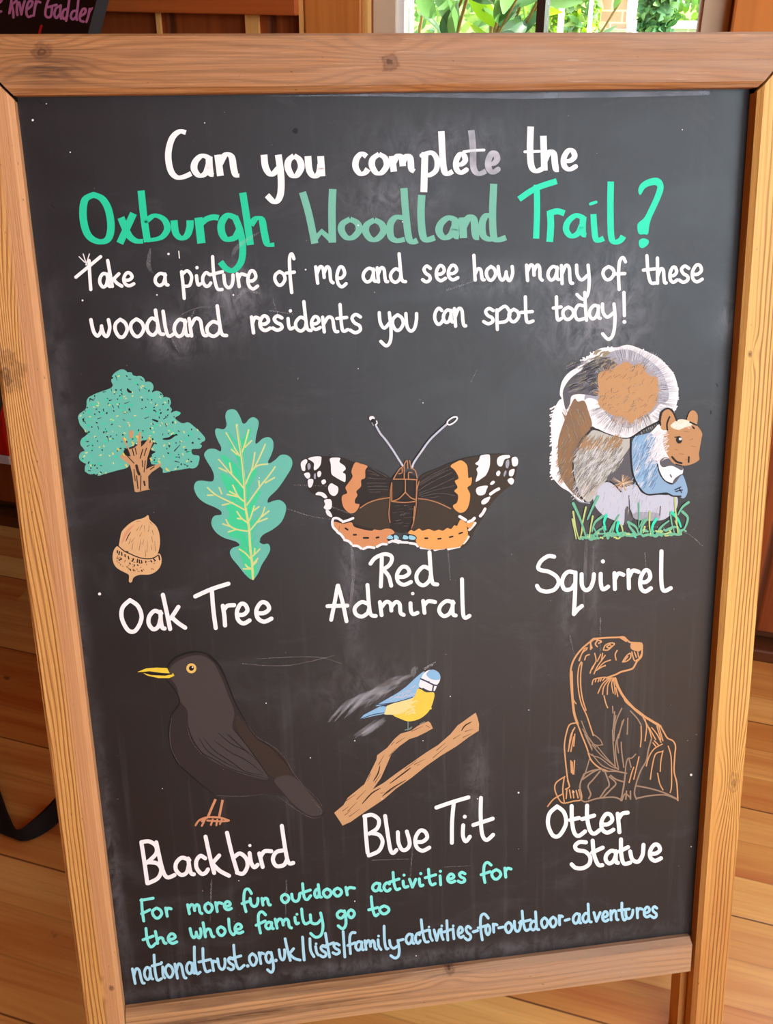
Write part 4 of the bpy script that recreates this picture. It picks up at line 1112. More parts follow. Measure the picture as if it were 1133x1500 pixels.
D.fill('furwhite', '1005,510 1040,495 1062,520 1058,570 1030,585 1010,570').fill('furgrey', '950,540 975,520 982,560 968,600 950,590').fill('furwhite', '985,620 1030,610 1015,670 980,668').fill('furwhite', '965,710 1000,688 1025,710 1015,745 990,748').fill('furwhite', '862,640 885,622 900,640 888,670 865,668').fill('furgrey', '930,650 948,620 955,640 935,680').fill('furwhite', '805,740 830,715 850,728 830,750 810,752')
D.fill('furwhite', '725,905 750,880 805,862 790,905 755,932 728,930')
D.lines('furwhite', 4.4, '808,838 850,808 885,790|715,1040 740,1010 758,975|525,1045 555,1062 580,1078|605,1095 640,1080 660,1060').lines('furwhite', 3.6, '612,1168 640,1140 668,1105|560,1290 585,1262 605,1232|165,1332 210,1335 255,1340|295,1352 335,1342 380,1335|420,1345 470,1332 522,1322|65,1290 115,1298 138,1318|-90,1272 -40,1280 45,1285|-70,1262 -20,1275')
D.fill('amber', '440,580 490,545 540,528 590,570 600,640 605,690 635,685 628,750 595,780 620,840 610,930 580,990 530,1010 485,985 462,945 500,915 510,850 475,810 505,775 480,720 515,690 480,620')
D.fill('amber', '50,1200 75,1168 105,1180 150,1155 180,1175 240,1160 290,1178 330,1165 370,1175 410,1150 445,1160 475,1125 500,1130 530,1075 570,1095 595,1160 598,1230 560,1290 520,1325 400,1340 290,1350 160,1325 120,1270 130,1240 105,1215')
D.fill('amber', '565,1100 620,1105 660,1090 625,1150 600,1145')
D.layer()
D.lines('black', 2.4, '205,1245 228,1245|325,1250 350,1248|432,1235 460,1228|520,1202 548,1192')
D.fill('skyblue', '0,1235 25,1218 48,1230 45,1252 5,1250').fill('skyblue', '58,1220 95,1222 120,1240 105,1258 60,1252')
D.fill('skyblue', '5,1218 30,1222 40,1250 10,1252')
D.lines('veingrey', 1.0, '150,735 250,670 420,585|150,760 270,690 440,605|150,800 280,720 450,640|150,830 300,770 470,690|150,850 300,800 480,760|160,865 320,830 480,850|150,745 240,690 380,620|200,880 330,860')
D.lines('wingline', 1.5, '145,880 230,890 330,920 440,972|150,720 130,800 125,890 120,960 100,1090 80,1150')
D.T(430, 590, 6.294).layer()
D.lines('wingline', 1.6, '920,700 1030,700 1140,705|1030,700 1030,820|1030,820 970,880 905,905|1030,820 1080,870 1130,890|920,700 955,640 985,600 1020,580|1000,600 1000,640 970,650|1020,590 1020,700|1040,530 1022,560 1018,600|1070,530 1078,570 1082,600|1048,530 1052,600|1060,700 1060,640 1090,640|1085,600 1120,620 1140,690|905,905 1020,915 1120,905|905,735 905,900|1135,710 1130,900|1115,950 1105,1080')
for k in range(26):
    x = R.uniform(905, 1090); y = R.uniform(940, 1150)
    D.line('veingrey', 0.7, [(x, y), (x + 20, y + R.uniform(-6, 6)), (x + 40, y + R.uniform(-8, 4))])
D.lines('furlilac', 2.8, '760,210 800,280 850,340 920,440 1005,575|1095,590 1110,545 1160,470')
D.T(590, 590, 6.294).line('furlilac', 2.8, '85,588 110,535 165,455 240,350 320,270 410,190')
D.line('furwhite', 2.2, '410,190 415,165 460,132 495,128 498,150 470,180 430,200 410,190')
D.T(430, 590, 6.294).dot('furwhite', 722, 140, 26, 22).layer().dot('black', 732, 162, 20, 18).line('furwhite', 1.8, '765,165 770,185 755,200').line('furgrey', 1.4, '722,180 735,205')
D.build()
# --- squirrel
D = Drawing('painted_squirrel', 'painted grey squirrel with a big curled tail, standing in grass').T(790, 490, 4.532)
rd = random.Random(11)
D.fill('furwhite', '85,720 80,600 95,510 130,440 150,425 138,395 150,320 190,260 260,210 330,140 400,95 455,85 520,85 585,68 650,85 720,115 790,150 850,205 900,270 925,370 918,450 895,490 850,490 815,505 805,570 760,592 680,637 610,682 550,690 470,665 390,632 345,612 300,700 260,800 245,1000 300,1110 245,1088 200,1044 150,1014 110,974 80,924 85,784')
for k in range(120):
    t = rd.random()
    a = -PI * 0.95 + t * PI * 1.15
    x, y = 545 + 375 * math.cos(a), 400 + 320 * math.sin(a)
    D.line('furwhite', 1.8, [(x * .97 + 16, y * .97 + 12), (x + rd.uniform(-8, 8), y + rd.uniform(-8, 8))])
for k in range(40):
    y = rd.uniform(470, 960)
    D.line('furwhite', 2, [(105, y), (78 + rd.uniform(-6, 6), y + rd.uniform(5, 20))])
D.layer()
D.fill('furgrey', '440,130 580,98 700,150 800,230 850,330 860,430 800,465 770,500 700,560 610,620 520,600 440,520 390,440 330,420 300,430 330,330 380,200')
D.fill('furdark', '165,450 160,370 210,290 290,230 340,180 420,150 520,200 420,260 392,330 390,405 320,400 260,395 215,410 205,460 180,500')
D.fill('furbrown', '235,425 258,445 300,440 325,500 352,612 290,700 258,800 245,950 262,1060 290,1104 245,1070 195,1020 150,950 128,870 125,780 130,690 165,580 200,495')
D.layer()
for k in range(130):
    p = (rd.uniform(180, 420), rd.uniform(170, 390))
    D.line(rd.choice(('softdark', 'softolive', 'softgrey', 'softdark')), 2.0, [p, (p[0] + 30, p[1] - 18), (p[0] + 62, p[1] - 26)], taper=True)
for k in range(14):
    p = (rd.uniform(350, 480), rd.uniform(130, 260))
    D.line('furolive', 2.6, [p, (p[0] + 14, p[1] - 20), (p[0] + 40, p[1] - 32)], taper=True)
for k in range(330):
    a = rd.uniform(-1.9, 0.75)
    r0, r1 = rd.uniform(215, 260), rd.uniform(290, 330)
    p = (590 + r0 * math.cos(a) * .95, 390 + r0 * math.sin(a)); q = (590 + r1 * math.cos(a), 390 + r1 * math.sin(a) * .98)
    D.line(rd.choice(('softwhite', 'softwhite', 'furlilac', 'softgrey', 'softdark')), 1.2, [p, q], taper=True)
for k in range(330):
    a = rd.uniform(0.7, 2.7)
    r0, r1 = rd.uniform(160, 230), rd.uniform(250, 300)
    p = (580 + r0 * math.cos(a), 390 + r0 * math.sin(a)); q = (580 + r1 * math.cos(a + .06) * .95, 390 + r1 * math.sin(a + .06))
    D.line(rd.choice(('softwhite', 'softwhite', 'softgrey', 'softwhite', 'softgrey', 'softdark')), 1.3, [p, q], taper=True)
for k in range(150):
    y = rd.uniform(470, 960); x = rd.uniform(150, 320) if y < 700 else rd.uniform(135, 240)
    D.line(rd.choice(('softtan', 'softtan', 'furbrown', 'softolive')), 1.4, [(x, y), (x - 12, y + 28), (x - 28, y + 48)] if y > 640 else [(x, y), (x + 14, y + 30), (x + 20, y + 60)], taper=True)
D.layer()
D.fill('furtan', '400,255 455,240 515,215 575,182 620,205 680,200 725,270 785,290 788,400 765,480 700,535 640,560 610,590 560,545 500,540 450,510 395,465 400,380 390,300')
core = P('400,255 515,215 575,182 680,200 725,270 785,290 788,400 765,480 700,535 610,590 450,510 395,465 390,300')
for k in range(190):
    a = rd.uniform(0, 2 * PI); r0 = rd.uniform(140, 185)
    p = (588 + r0 * math.cos(a), 385 + r0 * math.sin(a)); l = rd.uniform(30, 62)
    D.line('furtan', 2, [p, (p[0] + l * math.cos(a + .3), p[1] + l * math.sin(a + .3))], taper=True)
D.layer()
dabs(D, 'softolive', core, 60, 1.2, 44, -0.7, 0.4, rd, True)
D.lines('tandark', 1.0, '410,290 440,250|445,300 480,275|500,285 540,265|555,290 580,265|595,355 598,390|480,355 483,385|660,420 690,440|700,480 715,465|420,440 440,410')
D.line('black', 2.6, '345,620 390,632 450,660 545,688 610,684 690,632 760,595 806,572')
D.fill('black', '352,618 330,640 270,710 225,830 222,900 240,1010 270,1080 330,1120 330,1112 300,1090 262,1010 245,900 262,800 300,700')
D.layer()
D.fill('furstone', '370,634 470,668 560,692 612,695 602,765 525,855 460,950 405,1014 345,1104 305,1100 262,1034 232,924 237,834 272,734 330,660')
D.fill('furdark', '620,690 622,985 560,1014 448,965 520,862 600,750')
D.fill('furlilac', '450,978 550,1014 640,994 690,1054 820,1064 912,1072 912,1154 850,1214 790,1234 640,1224 575,1150 560,1264 500,1234 420,1194 370,1134 360,1064 400,1014')
D.fill('furdark', '575,1150 600,1150 625,1220 570,1260').fill('furgrey', '640,1180 790,1185 785,1235 640,1222')
for k in range(760):
    x = rd.uniform(240, 560); y = rd.uniform(660, 1060)
    if x + (y - 660) * .55 < 300 or (y - 660) > 470 - (x - 240) * .9: continue
    D.line(rd.choice(('softwhite', 'softolive', 'softgrey', 'softolive')) if y > 740 else rd.choice(('softtan', 'softolive', 'softtan')), 1.2, [(x, y), (x - 14, y + 24), (x - 32, y + 44)], taper=True)
for k in range(26):
    x = rd.uniform(290, 380); y = rd.uniform(1000, 1080)
    D.line('furtan', 1.1, [(x, y), (x + 10, y - 30)], taper=True)
D.layer()
for k in range(130):
    x = rd.uniform(390, 900); y = rd.uniform(1020, 1180)
    D.line(rd.choice(('softwhite', 'softwhite', 'softgrey', 'softwhite')), 1.2, [(x, y), (x - 8, y + 36)], taper=True)
for k in range(45):
    a = rd.uniform(0, 2 * PI)
    D.line(rd.choice(('furtan', 'cream', 'furtan')), 1.6, [(550, 985), (550 + 75 * math.cos(a), 985 + 55 * math.sin(a))], taper=True)
D.line('black', 2.2, '472,975 510,1005 542,1042').line('bark', 1.4, '596,1070 600,1150 618,1215').line('bark', 1.4, '805,1140 800,1200')
D.fill('furwhite', '800,595 850,640 835,745 855,800 950,872 942,945 890,985 840,974 800,905 780,835 720,840 700,700 760,630')
D.fill('furdark', '800,840 845,812 900,860 950,875 945,900 880,870 820,880').fill('furdark', '885,985 905,950 950,925 945,960 900,990')
D.fill('furblue', '625,690 700,660 745,655 770,720 745,810 762,832 790,855 800,925 850,985 895,990 942,935 962,950 985,1034 962,1085 920,1072 840,1056 720,1062 665,1015 622,935 614,815')
for k in range(150):
    x = rd.uniform(640, 790); y = rd.uniform(660, 990)
    D.line(rd.choice(('softblue', 'softwhite', 'softblue', 'titblue')), 1.1, [(x, y), (x - 12, y + 28), (x - 26, y + 48)], taper=True)
for k in range(60):
    x = rd.uniform(730, 845); y = rd.uniform(620, 830)
    D.line('softwhite', 1.5, [(x, y), (x - 16, y + 20), (x - 34, y + 32)], taper=True)
D.layer()
D.fill('headtan', '850,640 880,602 940,572 1000,568 1042,598 1080,650 1076,695 1060,790 1060,832 1000,864 930,868 880,845 850,795 825,735 830,665')
D.fill('headtan', '812,540 830,500 860,495 885,520 918,572 880,600 850,632 808,622').fill('headtan', '980,565 1000,512 1030,505 1052,540 1042,605 1000,590')
for k in range(40):
    p = (rd.uniform(835, 865), rd.uniform(640, 820)); D.line('furwhite', 1.5, [p, (p[0] - 30, p[1] + rd.uniform(-20, 20))], taper=True)
D.layer()
D.fill('cream', '870,605 930,562 1000,575 1012,600 960,618 920,632')
for k in range(30):
    p = (rd.uniform(885, 1000), rd.uniform(585, 625)); D.line('furwhite', 1.3, [p, (p[0] + 14, p[1] + rd.uniform(-22, 10))], taper=True)
D.dot('black', 928, 698, 21, 25).line('black', 1.6, '900,680 925,678').line('black', 3, '882,812 910,842 945,853').line('black', 2.6, '993,812 992,845').lines('black', 2.4, '805,600 802,560 812,515 850,490 885,508 912,570|850,632 848,590 865,545|1000,580 1042,600|1018,612 1028,622').line('black', 1.5, '905,860 955,872')
D.lines('tandark', 1.0, '930,790 960,795|1000,700 1020,690|1010,740 1040,745|960,640 990,645|970,830 985,825|900,760 920,765')
D.line('black', 2.2, '608,695 610,815 625,935 668,1020 715,1060 780,1058 845,1052 885,1070 940,1072').line('black', 1.8, '785,862 800,920 835,970 885,990').lines('black', 1.5, '900,1030 940,1010|905,1040 950,1030|930,1020 945,1048|870,930 878,945')
D.layer().dot('speck', 936, 692, 10, 9)
D.line('furgrey', 1.6, '235,1080 270,1108 335,1118')
D.T(790, 630, 4.532).layer()
for c, w, t in (('grassgreen', 4.2, '225,485 260,560 290,640 310,710|390,440 350,520 320,590|420,570 370,610 350,670|455,715 480,650 530,560|590,610 640,640 660,690|640,690 600,640 590,610|710,590 680,640 670,690|990,478 950,510 920,560|950,540 985,580 970,640 945,670|850,660 900,640 940,670|780,690 810,640 860,600|360,700 400,660 440,640|480,700 520,690 560,700|690,700 740,690 780,700|560,690 620,700 680,680'),
                ('mint', 4.6, '445,565 430,610 440,660|525,610 515,660 530,690|775,590 750,640 755,700|880,545 920,590 940,640|620,690 640,710'),
                ('grassyellow', 2.8, '225,540 240,640 262,720|310,510 290,600 275,715|355,570 340,650 330,720|220,590 245,720|900,450 905,540 915,640 920,690|735,540 730,620 740,690|545,630 560,690|600,690 580,690|700,640 690,680|860,650 880,690 905,690|830,690 840,700 870,695|940,690 900,600|290,640 270,720|720,690 700,690'),
                ('grassgreen', 2.6, '660,485 662,560 660,640|690,590 660,650|500,620 480,700|420,640 450,715|870,545 880,620 900,690|330,715 270,715|385,700 360,640')):
    D.lines(c, w, t, taper=0.5)
dabs(D, 'grassgreen', P('250,690 960,650 950,690 600,715 260,725'), 40, 3, 30, 0, .3, rd)
dabs(D, 'grassyellow', P('250,690 960,650 950,690 600,715 260,725'), 16, 2, 24, 0, .5, rd)
D.build()
# --- blackbird
D = Drawing('painted_blackbird', 'painted blackbird with yellow beak and ringed eye').T(190, 930, 3.777)
D.fill('birddark', '205,175 240,132 300,102 370,90 440,110 500,170 540,260 580,360 640,470 700,560 790,610 860,680 905,760 960,830 1050,920 1080,980 1060,1010 990,1005 910,950 840,880 760,878 620,890 480,885 380,810 280,730 230,640 215,540 230,450 270,390 270,340 240,290 200,240')
D.layer()
D.fill('birdgrey', '220,190 260,150 330,118 400,115 460,150 505,230 540,320 580,430 570,510 640,600 700,690 768,795 680,785 560,745 440,685 365,600 325,500 320,420 275,360 262,290 225,235')
D.fill('birdbrown', '590,440 640,500 700,570 800,625 860,690 900,765 800,790 740,740 680,650 600,530').fill('birdgrey', '800,800 900,780 1000,880 1065,960 1055,995 990,995 900,930 850,870')
D.layer()
D.lines('birdblack', 2.2, '205,178 240,132 300,102 370,92 440,112 500,172 540,262 585,375 640,475 700,575', taper=True)
D.lines('birdblack', 2.4, '205,180 250,130 310,103 370,95|430,112 490,165 530,240|200,245 240,290 272,345 272,385 235,440 218,530 228,620 260,700 330,770 400,830 470,885', taper=True)
D.lines('birdblack', 1.2, '325,510 350,590 400,650 470,690 560,740 680,775 775,800|385,570 430,640 520,700 600,740|410,570 470,640 560,700 640,755 740,775|470,585 560,650 640,690 740,765|490,540 560,600 640,640 700,690|535,545 620,620 690,680|565,510 640,600 700,680 775,790|550,550 600,600|700,575 780,620 850,690 895,760|800,650 860,710', taper=True)
D.lines('veingrey', 0.9, '640,470 700,560 790,612 860,680 905,760 960,830 1050,920 1078,985|590,440 650,500|235,440 222,540 235,640 290,735|480,888 620,892 740,880|820,890 900,950 1000,1010 1060,1008|1000,900 1060,970 1050,1000|320,500 345,590 420,680', taper=True)
D.fill('beak', '42,205 90,185 150,180 208,183 222,212 180,210 110,200 70,205', smooth=False).fill('beak', '70,208 120,222 200,225 240,210 248,225 220,238 160,238 100,225', smooth=False)
D.dot('eyering', 342, 184, 28).layer().dot('birdblack', 342, 184, 14).line('birdblack', 1.4, '60,207 120,212 180,222 235,215').layer().dot('speck', 348, 178, 4)
D.lines('leg', 3.6, '476,908 455,955 432,1010|515,912 505,960 495,1008', cap='f').lines('leg', 2.8, '365,1052 385,1025 430,1008 500,1010 550,1026|400,1055 415,1025|450,1050 460,1020|480,1052 485,1022|500,1045 510,1020|430,1010 400,1030|545,1028 500,1030 430,1026')
D.build()
# --- blue tit and branch
D = Drawing('painted_branch', 'painted forked tan branch').T(470, 950, 4.532)
D.fill('branch', '90,1090 150,1040 180,990 290,900 330,820 370,740 375,708 440,660 490,600 530,565 600,545 650,510 715,482 730,495 745,530 700,555 640,585 590,600 520,650 470,700 440,770 400,860 345,935 420,890 500,830 600,760 700,690 780,640 860,570 910,510 1030,425 1042,460 1052,500 1050,545 980,590 900,650 800,710 700,780 600,860 500,930 420,1000 300,1080 200,1150 145,1175 130,1150', smooth=False)
D.layer()
D.lines('bark', 2.0, '275,1030 340,960 400,925|240,1000 300,940|460,895 560,820 600,790|350,880 380,830 395,775|385,770 420,710|455,715 500,660|500,630 560,590|605,548 680,515|560,800 640,740|620,770 690,735|745,725 840,645|770,675 830,625|880,600 930,570|935,545 960,510 1005,485|945,590 1000,565|960,550 1010,535|180,1080 240,1020|160,1105 200,1075|190,1115 260,1065|410,980 470,930 570,870|430,965 500,920|360,890 400,830|170,1010 235,965|330,830 310,880|145,1078 185,1050|700,510 725,525|470,640 490,615', taper=True)
D.lines('tandark', 3, '400,960 425,955|640,775 660,765', taper=True)
D.build()
D = Drawing('painted_blue_tit', 'painted blue and yellow small bird perched on the branch').T(470, 950, 4.532)
rd = random.Random(8)
for k in range(34):
    t = rd.random()
    x, y = 300 + 320 * t, 380 - 190 * t
    dx, dy = rd.uniform(-60, 10), rd.uniform(-55, 10)
    l = rd.uniform(120, 280) * (1.1 - 0.6 * t)
    D.line('ghost', rd.uniform(3, 6), [(x + dx, y + dy), (x + dx - l * .5, y + dy + l * .2), (x + dx - l * .9, y + dy + l * .62)], taper=True)
for k in range(8):
    x, y = rd.uniform(340, 440), rd.uniform(450, 490)
    D.line('ghost', 4, [(x, y), (x - 70, y + 50), (x - 150, y + 105)], taper=True)
D.lines('ghost2', 8, '735,110 765,88|615,180 620,140 640,128|690,135 740,100', taper=True)
D.layer()
D.fill('titpale', '425,390 520,350 610,322 640,280 640,400 560,460 480,440 418,434').fill('tityellow', '640,268 700,290 752,292 750,340 722,410 665,462 590,483 530,466 480,440 540,430 600,380')
D.fill('titblue', '368,378 500,300 570,250 640,185 690,150 665,200 658,255 640,272 615,325 520,352 430,370').fill('titblue', '260,470 285,440 400,380 438,385 425,432 330,452', smooth=False)
D.fill('furwhite', '665,202 690,158 740,140 790,180 790,215 775,240 750,290 710,275 655,252')
D.layer()
D.fill('titblue', '702,165 740,138 785,160 794,200 760,208 720,195')
dabs(D, 'titpale', P('480,380 620,330 620,440 520,440'), 30, 2, 26, -.4, .6); dabs(D, 'tityellow', P('600,330 740,310 700,440 600,470'), 26, 2, 24, -.8, .6)
dabs(D, 'furlilac', P('420,350 560,280 620,250 600,310 460,350'), 24, 1.2, 34, -.45, .2, taper=True)
D.layer()
D.lines('titnavy', 2.2, '665,200 705,218 750,240 780,244|750,240 742,285|680,265 715,282 755,285').lines('titnavy', 1.2, '375,372 500,355 610,322|262,468 340,440 420,425|400,382 430,372').dot('black', 718, 222, 6)
D.lines('legteal', 1.6, '580,485 580,540|560,540 600,530|690,485 660,500|590,530 605,520')
D.build()
# --- otter
D = Drawing('painted_otter', 'otter statue drawn in thin tan outline').T(790, 920, 5.15)
D.lines('otterline', 2.5, '390,100 410,82 440,78 520,72 600,70 640,68 665,90 690,108 740,112 775,118 778,160 772,215 740,250 715,295 690,312 620,330 580,350 510,375|390,100 330,150 280,210 250,270 238,340 242,430 250,520 262,620 285,710|570,380 590,440 630,500 660,560 740,620 820,680 900,725')
D.lines('otterline', 3.6, '245,330 248,430 252,520 265,640 290,720|575,380 600,450 640,520 700,590 770,650 850,700 915,740')
D.lines('otterline', 2.0, '280,715 230,730 205,800 192,880 195,950 205,1050 215,1130 230,1195|290,720 320,800 360,900 390,990 450,1050 520,1080|915,735 945,790 970,830 1010,850 1030,890 1025,960 1020,1080 1040,1170 1048,1300|390,95 390,160|400,150 390,110 420,85 460,95 470,100|440,140 425,120 440,95|450,115 470,105')
D.lines('otterline', 1.8, '485,165 500,130 540,112 570,118 550,140 520,165 485,165|510,140 535,125 545,140 525,150 512,142|590,168 575,200 582,240|318,255 300,300 292,380 300,480 320,570 360,660 390,750 410,810|325,260 315,340 315,440 330,540 355,620|300,245 340,160 365,150|345,240 355,210 380,200|305,245 325,190 360,160')
D.fill('otterline', '695,115 735,108 775,118 778,150 755,175 715,168 692,150').lines('otterline', 1.8, '630,255 660,210 690,190 690,225 660,250 630,255|700,180 720,245 745,235|720,180 735,220|745,180 755,225 770,200|640,250 670,215')
D.fill('otterline', '600,68 640,62 662,85 660,105 625,85')
D.lines('otterline', 1.7, '420,190 430,250 400,300 385,340|440,250 465,200|415,345 440,290 500,205|430,320 480,290 500,285|450,300 490,260 540,240|470,250 480,190|400,310 425,260|440,310 500,280|400,425 410,390 440,378 500,370|425,405 430,385|445,405 455,380|462,400 470,380|480,395 500,372|445,490 480,420 530,375|480,500 490,440 540,375|515,500 520,430 550,375|560,490 548,420 560,375|575,500 570,440 560,380|595,515 580,450|490,510 505,570 518,600|252,520 265,550 280,570')
D.lines('otterfaint', 1.8, '555,590 558,640|570,630 565,700 555,790|625,605 590,680 570,760 565,850|580,660 560,760|640,690 610,780 590,850 600,940|670,680 668,740 665,800|600,800 580,870 580,960 600,1060|555,770 560,880 575,1040|620,860 625,940 640,1050|630,700 600,830|690,625 740,680 770,730|730,950 700,980 670,985 655,1040 650,1110 640,1200 615,1300|680,990 695,1050|380,990 350,1090 320,1150 305,1200')
D.lines('otterline', 1.7, '770,740 772,820 765,895|800,690 812,750 800,850|775,650 800,700 830,760 850,830|830,750 880,840|850,750 890,800 920,860|890,740 920,840|905,745 935,850|860,865 880,890|870,850 900,880|930,875 870,910 830,970 810,1040|935,930 880,950 855,1040 840,1140|935,925 920,1000 915,1080|975,890 995,960 1000,1060 1000,1190 990,1240|895,1095 910,1170 935,1220|715,1140 750,990 755,970|680,1165 700,1090 715,1050')
D.lines('otterfaint', 2.2, '850,830 825,920 810,1000 770,1070 740,1150 720,1240 735,1290|740,1190 840,1210 940,1240 1045,1290|735,1285 830,1265 950,1258 1040,1290|340,1100 400,1075 470,1065 490,1080 580,1080 660,1095|330,1140 400,1090 450,1065|500,1090 530,1180 500,1220 460,1280|530,1120 580,1170 540,1220 480,1280|460,1080 410,1140 370,1190 390,1250 375,1285|540,1110 580,1140 640,1160|650,1100 640,1180 620,1300|315,1290 350,1310 440,1285 560,1275 620,1295|625,1300 650,1250 690,1280|660,1230 655,1290|690,1230 690,1290|340,1100 310,1180 315,1280')
D.lines('otterfaint', 1.5, '380,830 420,880 480,880|330,760 380,860 400,910|410,800 460,840 480,880|365,930 400,960 460,980 540,1040 590,1060|400,880 470,960 580,1050|430,880 520,990 600,1070|400,950 480,1040 600,1080|345,800 400,920|320,700 370,820 430,900')
D.lines('otterline', 1.9, '270,750 240,810 225,900|255,770 235,860 220,930|270,800 262,890|240,930 262,820|240,1000 245,1090|268,1000 262,1100|250,1010 255,1100|195,1120 130,1165 120,1220 150,1290 185,1320 260,1305 320,1290 310,1210|180,1240 190,1310|210,1220 205,1285|230,1220 240,1280|255,1225 262,1280|280,1225 295,1280|300,1220 312,1270|65,1345 110,1290 180,1250|190,1130 180,1200 180,1250|200,1215 230,1195 215,1150')
D.build()
# --- wear: scratches, specks, rubbed edge, nail holes
D = Drawing('chalk_marks', 'faint scratches, specks and rubbed edge on the black panel').T(0, 0, 1)
D.fill('rubbed', '385,141 560,137 760,136 930,134 1040,133 1040,139 930,142 760,145 560,141', smooth=False)
D.lines('scratch', 0.9, '355,972 420,975 490,960|375,965 460,962 500,972|245,475 285,452 330,450|248,470 252,495 262,515|420,745 460,757 500,762|430,710 480,712|400,437 405,455 410,465|560,750 640,762|940,770 1000,778 1030,800|650,1270 690,1268|700,540 690,560|545,1260 600,1258')
D.lines('ghost', 6, '340,375 350,360 380,340|345,440 360,425 380,430|220,365 218,390 225,400|395,455 430,460|655,425 700,410|480,740 520,755|285,455 262,500', taper=True)
D.lines('ghost', 5, '515,800 518,840 512,900|860,780 858,830 855,900|870,800 868,860|420,1290 418,1360|605,1240 600,1300|880,905 880,960|655,790 660,850|945,810 950,870|310,1290 308,1350|835,930 842,960', taper=True)
for x, y, r in ((48, 176, 1.6), (146, 870, 2.2), (68, 152, 1), (103, 223, 1), (760, 1161, 1.4), (1013, 1135, 1.8), (840, 1160, 1.8), (1013, 1240, .9), (230, 432, 1.2), (247, 372, 1.8), (121, 440, 1.4), (342, 432, 1.3), (448, 395, 1.3), (620, 590, .8), (200, 650, .8), (525, 330, 1.2), (590, 325, 1), (380, 700, .8), (525, 540, .7), (660, 1020, .8), (390, 1030, .8), (455, 1110, .9), (520, 1085, .9), (238, 1155, .8), (700, 1170, .9), (350, 1290, .8), (520, 1320, 1), (610, 1400, .9), (560, 1170, .7), (905, 565, .7), (1000, 190, .8), (300, 180, .9), (775, 1040, .8), (620, 1085, .8)):
    D.dot('speck', x, y, r)
rd = random.Random(21)
for k in range(90):
    D.dot('ghost2' if k % 2 else 'scratch', rd.uniform(60, 1070) * .9 + 60, rd.uniform(160, 1400), rd.uniform(.5, 1.1))
for p in ('122,372 127,388', '131,372 126,388', '116,376 124,384', '262,368 263,378'):
    D.line('speck', 1.6, p)
D.fill('black', '428,192 433,187 437,191 434,196')
D.lines('black', 1.6, '75,300 80,305|55,146 62,152|1050,562 1052,566|1042,602 1042,606')
D.build()['kind'] = 'stuff'

# ------------------------------------------------------------------ second sign, at the back on the left
PSI = math.radians(-52); TS = math.radians(26)
SH = Vector((math.cos(PSI), math.sin(PSI), 0)); SB = Vector((-math.sin(PSI), math.cos(PSI), 0))
SU = SB * math.sin(TS) + Vector((0, 0, math.cos(TS))); SN = SH.cross(SU)
def ray(x, y): return (CAM_RIGHT * ((x - 566.5) / FPX) + CAM_DOWN * ((y - 750) / FPX) + CAM_FWD)
SP = CAM_LOC + ray(131.5, 47) * 1.42
def S(a, b, c): return SP + SH * a + SU * b + SN * c
bfoot = -SP.z / SU.z
sgn = empty('chalk_sign', S(-0.2, bfoot, -0.01)); tag(sgn, 'black chalk sign with mauve handwriting at the back on the left', 'sign')
M_BLK = plain('black_slate', (14, 12, 13), 0.5, 0.3, 0.2)
M_BLKF = plain('black_sign_frame', (30, 26, 27), 0.45, 0.4, 0.2)
mb = MB(); mb.box(S, (-0.40, bfoot + 0.10, -0.009), (-0.0045, 0.14, 0.0)); pn = part(mb, 'slate_panel', M_BLK, sgn)
mb = MB(); mb.box(S, (-0.004, bfoot + 0.014, -0.016), (0.0, 0.16, 0.002)); part(mb, 'frame_post', M_BLKF, sgn)
mb = MB(); mb.box(S, (-0.4125, bfoot + 0.014, -0.016), (-0.4005, 0.16, 0.006)); part(mb, 'frame_post', M_BLKF, sgn)
mb = MB(); mb.box(S, (-0.40, 0.1405, -0.014), (-0.0045, 0.16, 0.005)); part(mb, 'frame_rail', M_BLKF, sgn)
mb = MB(); mb.box(S, (-0.40, bfoot + 0.085, -0.014), (-0.0045, bfoot + 0.0995, 0.005)); part(mb, 'frame_rail', M_BLKF, sgn)
pt = S(-0.2, 0.10, -0.02)
mb = MB(); mb.tube([pt, Vector((pt.x + 0.14, pt.y + 0.11, 0.009))], 0.009, 8); part(mb, 'rear_prop', M_BLKF, sgn, smooth=True)
def on_sign(x, y, z):
    d = ray(x, y)
    k = (SP - CAM_LOC).dot(SN) / d.dot(SN)
    return CAM_LOC + d * k + SN * z
D = Drawing('lettering', 'mauve handwriting, with River Gadder readable', on_sign, pn).T(0, 0, 5.665)
D.lines('mauve', 3.6, '100,-30 90,40 78,110|100,-30 130,-40 140,0 95,40|98,40 110,100 112,145|145,20 140,80 145,125|160,20 170,70 178,120|205,10 190,60 178,120|225,80 260,50 270,15 245,10 225,50 220,110 235,140 262,132|300,10 290,70 280,130|290,60 310,15 335,20|415,-20 395,20 380,80 378,125 400,145 425,130 432,60|400,60 470,40|500,50 465,70 452,120 470,150 500,110|505,45 500,110 508,155|580,-40 570,40 560,110 550,172|560,75 530,85 518,130 535,158 560,130|655,-40 645,60 635,140 640,165|635,90 605,95 588,135 605,162 632,140|668,135 705,110 710,75 685,80 665,130 668,170 695,180|745,75 735,130 718,182|738,110 760,75 785,68|0,20 15,0 -5,-10 -15,30 -10,95 10,95')
D.build()
D = Drawing('painted_mark', 'red painted stroke', on_sign, pn).T(0, 0, 5.665)
D.line('redpaint', 3.6, '345,215 335,245 325,300')
D.build()

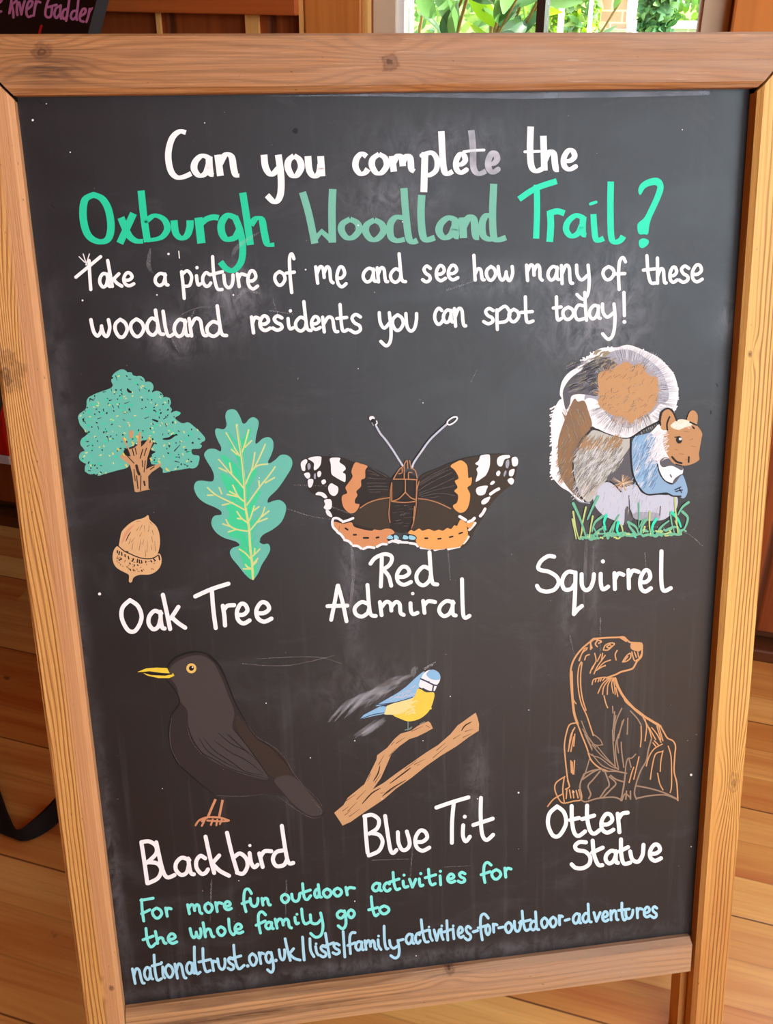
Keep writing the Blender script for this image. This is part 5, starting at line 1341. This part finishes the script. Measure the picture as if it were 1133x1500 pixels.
# ------------------------------------------------------------------ black strap loop, boxes by the wall
M_STRAP = plain('black_webbing', (22, 19, 18), 0.7, 0.3, 0.3, 120)
def F(x, y, z=0.0):
    d = ray(x, y); k = (z - CAM_LOC.z) / d.z
    return CAM_LOC + d * k
bt = ((-70, 1195), (-30, 1213), (0, 1222), (20, 1229), (38, 1233), (58, 1225), (80, 1209), (104, 1184))
tp = ((-50, 1010, .04), (-16, 1115, .036), (0, 1160, .03), (12, 1195, .02), (24, 1215, .012), (45, 1204, .02), (75, 1177, .03), (100, 1146, .036))
pb = cat([tuple(F(x, y)) for x, y in bt], False, 6)
pt_ = cat([tuple(F(x, y, z)) for x, y, z in tp], False, 6)
vs_, fs_ = [], []
nb = len(pb)
for i in range(nb):
    lo, hi = Vector(pb[i]), Vector(pt_[i])
    lo.z = 0.0
    tn = (Vector(pb[min(i + 1, nb - 1)]) - Vector(pb[max(i - 1, 0)])).normalized()
    nn = tn.cross((hi - lo).normalized()).normalized() * 0.0022
    up_ = Vector((0, 0, 0.0022)) * abs(nn.normalized().z)
    vs_ += [lo - nn + up_, lo + nn + up_, hi + nn, hi - nn]
for i in range(nb - 1):
    a, b = i * 4, i * 4 + 4
    fs_ += [[a + k, a + (k + 1) % 4, b + (k + 1) % 4, b + k] for k in range(4)]
fs_ += [[3, 2, 1, 0], [(nb - 1) * 4 + k for k in range(4)]]
o = mesh_obj('webbing_strap', vs_, fs_, M_STRAP); fix_normals(o)
tag(o, 'black webbing strap standing in a loop on the floor left of the chalkboard', 'strap')

M_RED = plain('red_board', (206, 22, 18), 0.4, 0.4, 0.06)
M_GREY = plain('pale_edging', (206, 200, 198), 0.5, 0.3, 0.05)
rb = empty('red_panel', W(-1.28, VW - 0.012, 0.158)); tag(rb, 'red panel with a pale lower edge hanging low on the back wall at left', 'panel')
mb = MB(); mb.box(W, (-1.46, VW - 0.024, 0.172), (-1.12, VW - 0.001, 0.46)); part(mb, 'board', M_RED, rb, bevel=0.003)
mb = MB(); mb.box(W, (-1.46, VW - 0.025, 0.152), (-1.12, VW - 0.001, 0.1715)); part(mb, 'edging', M_GREY, rb, bevel=0.003)
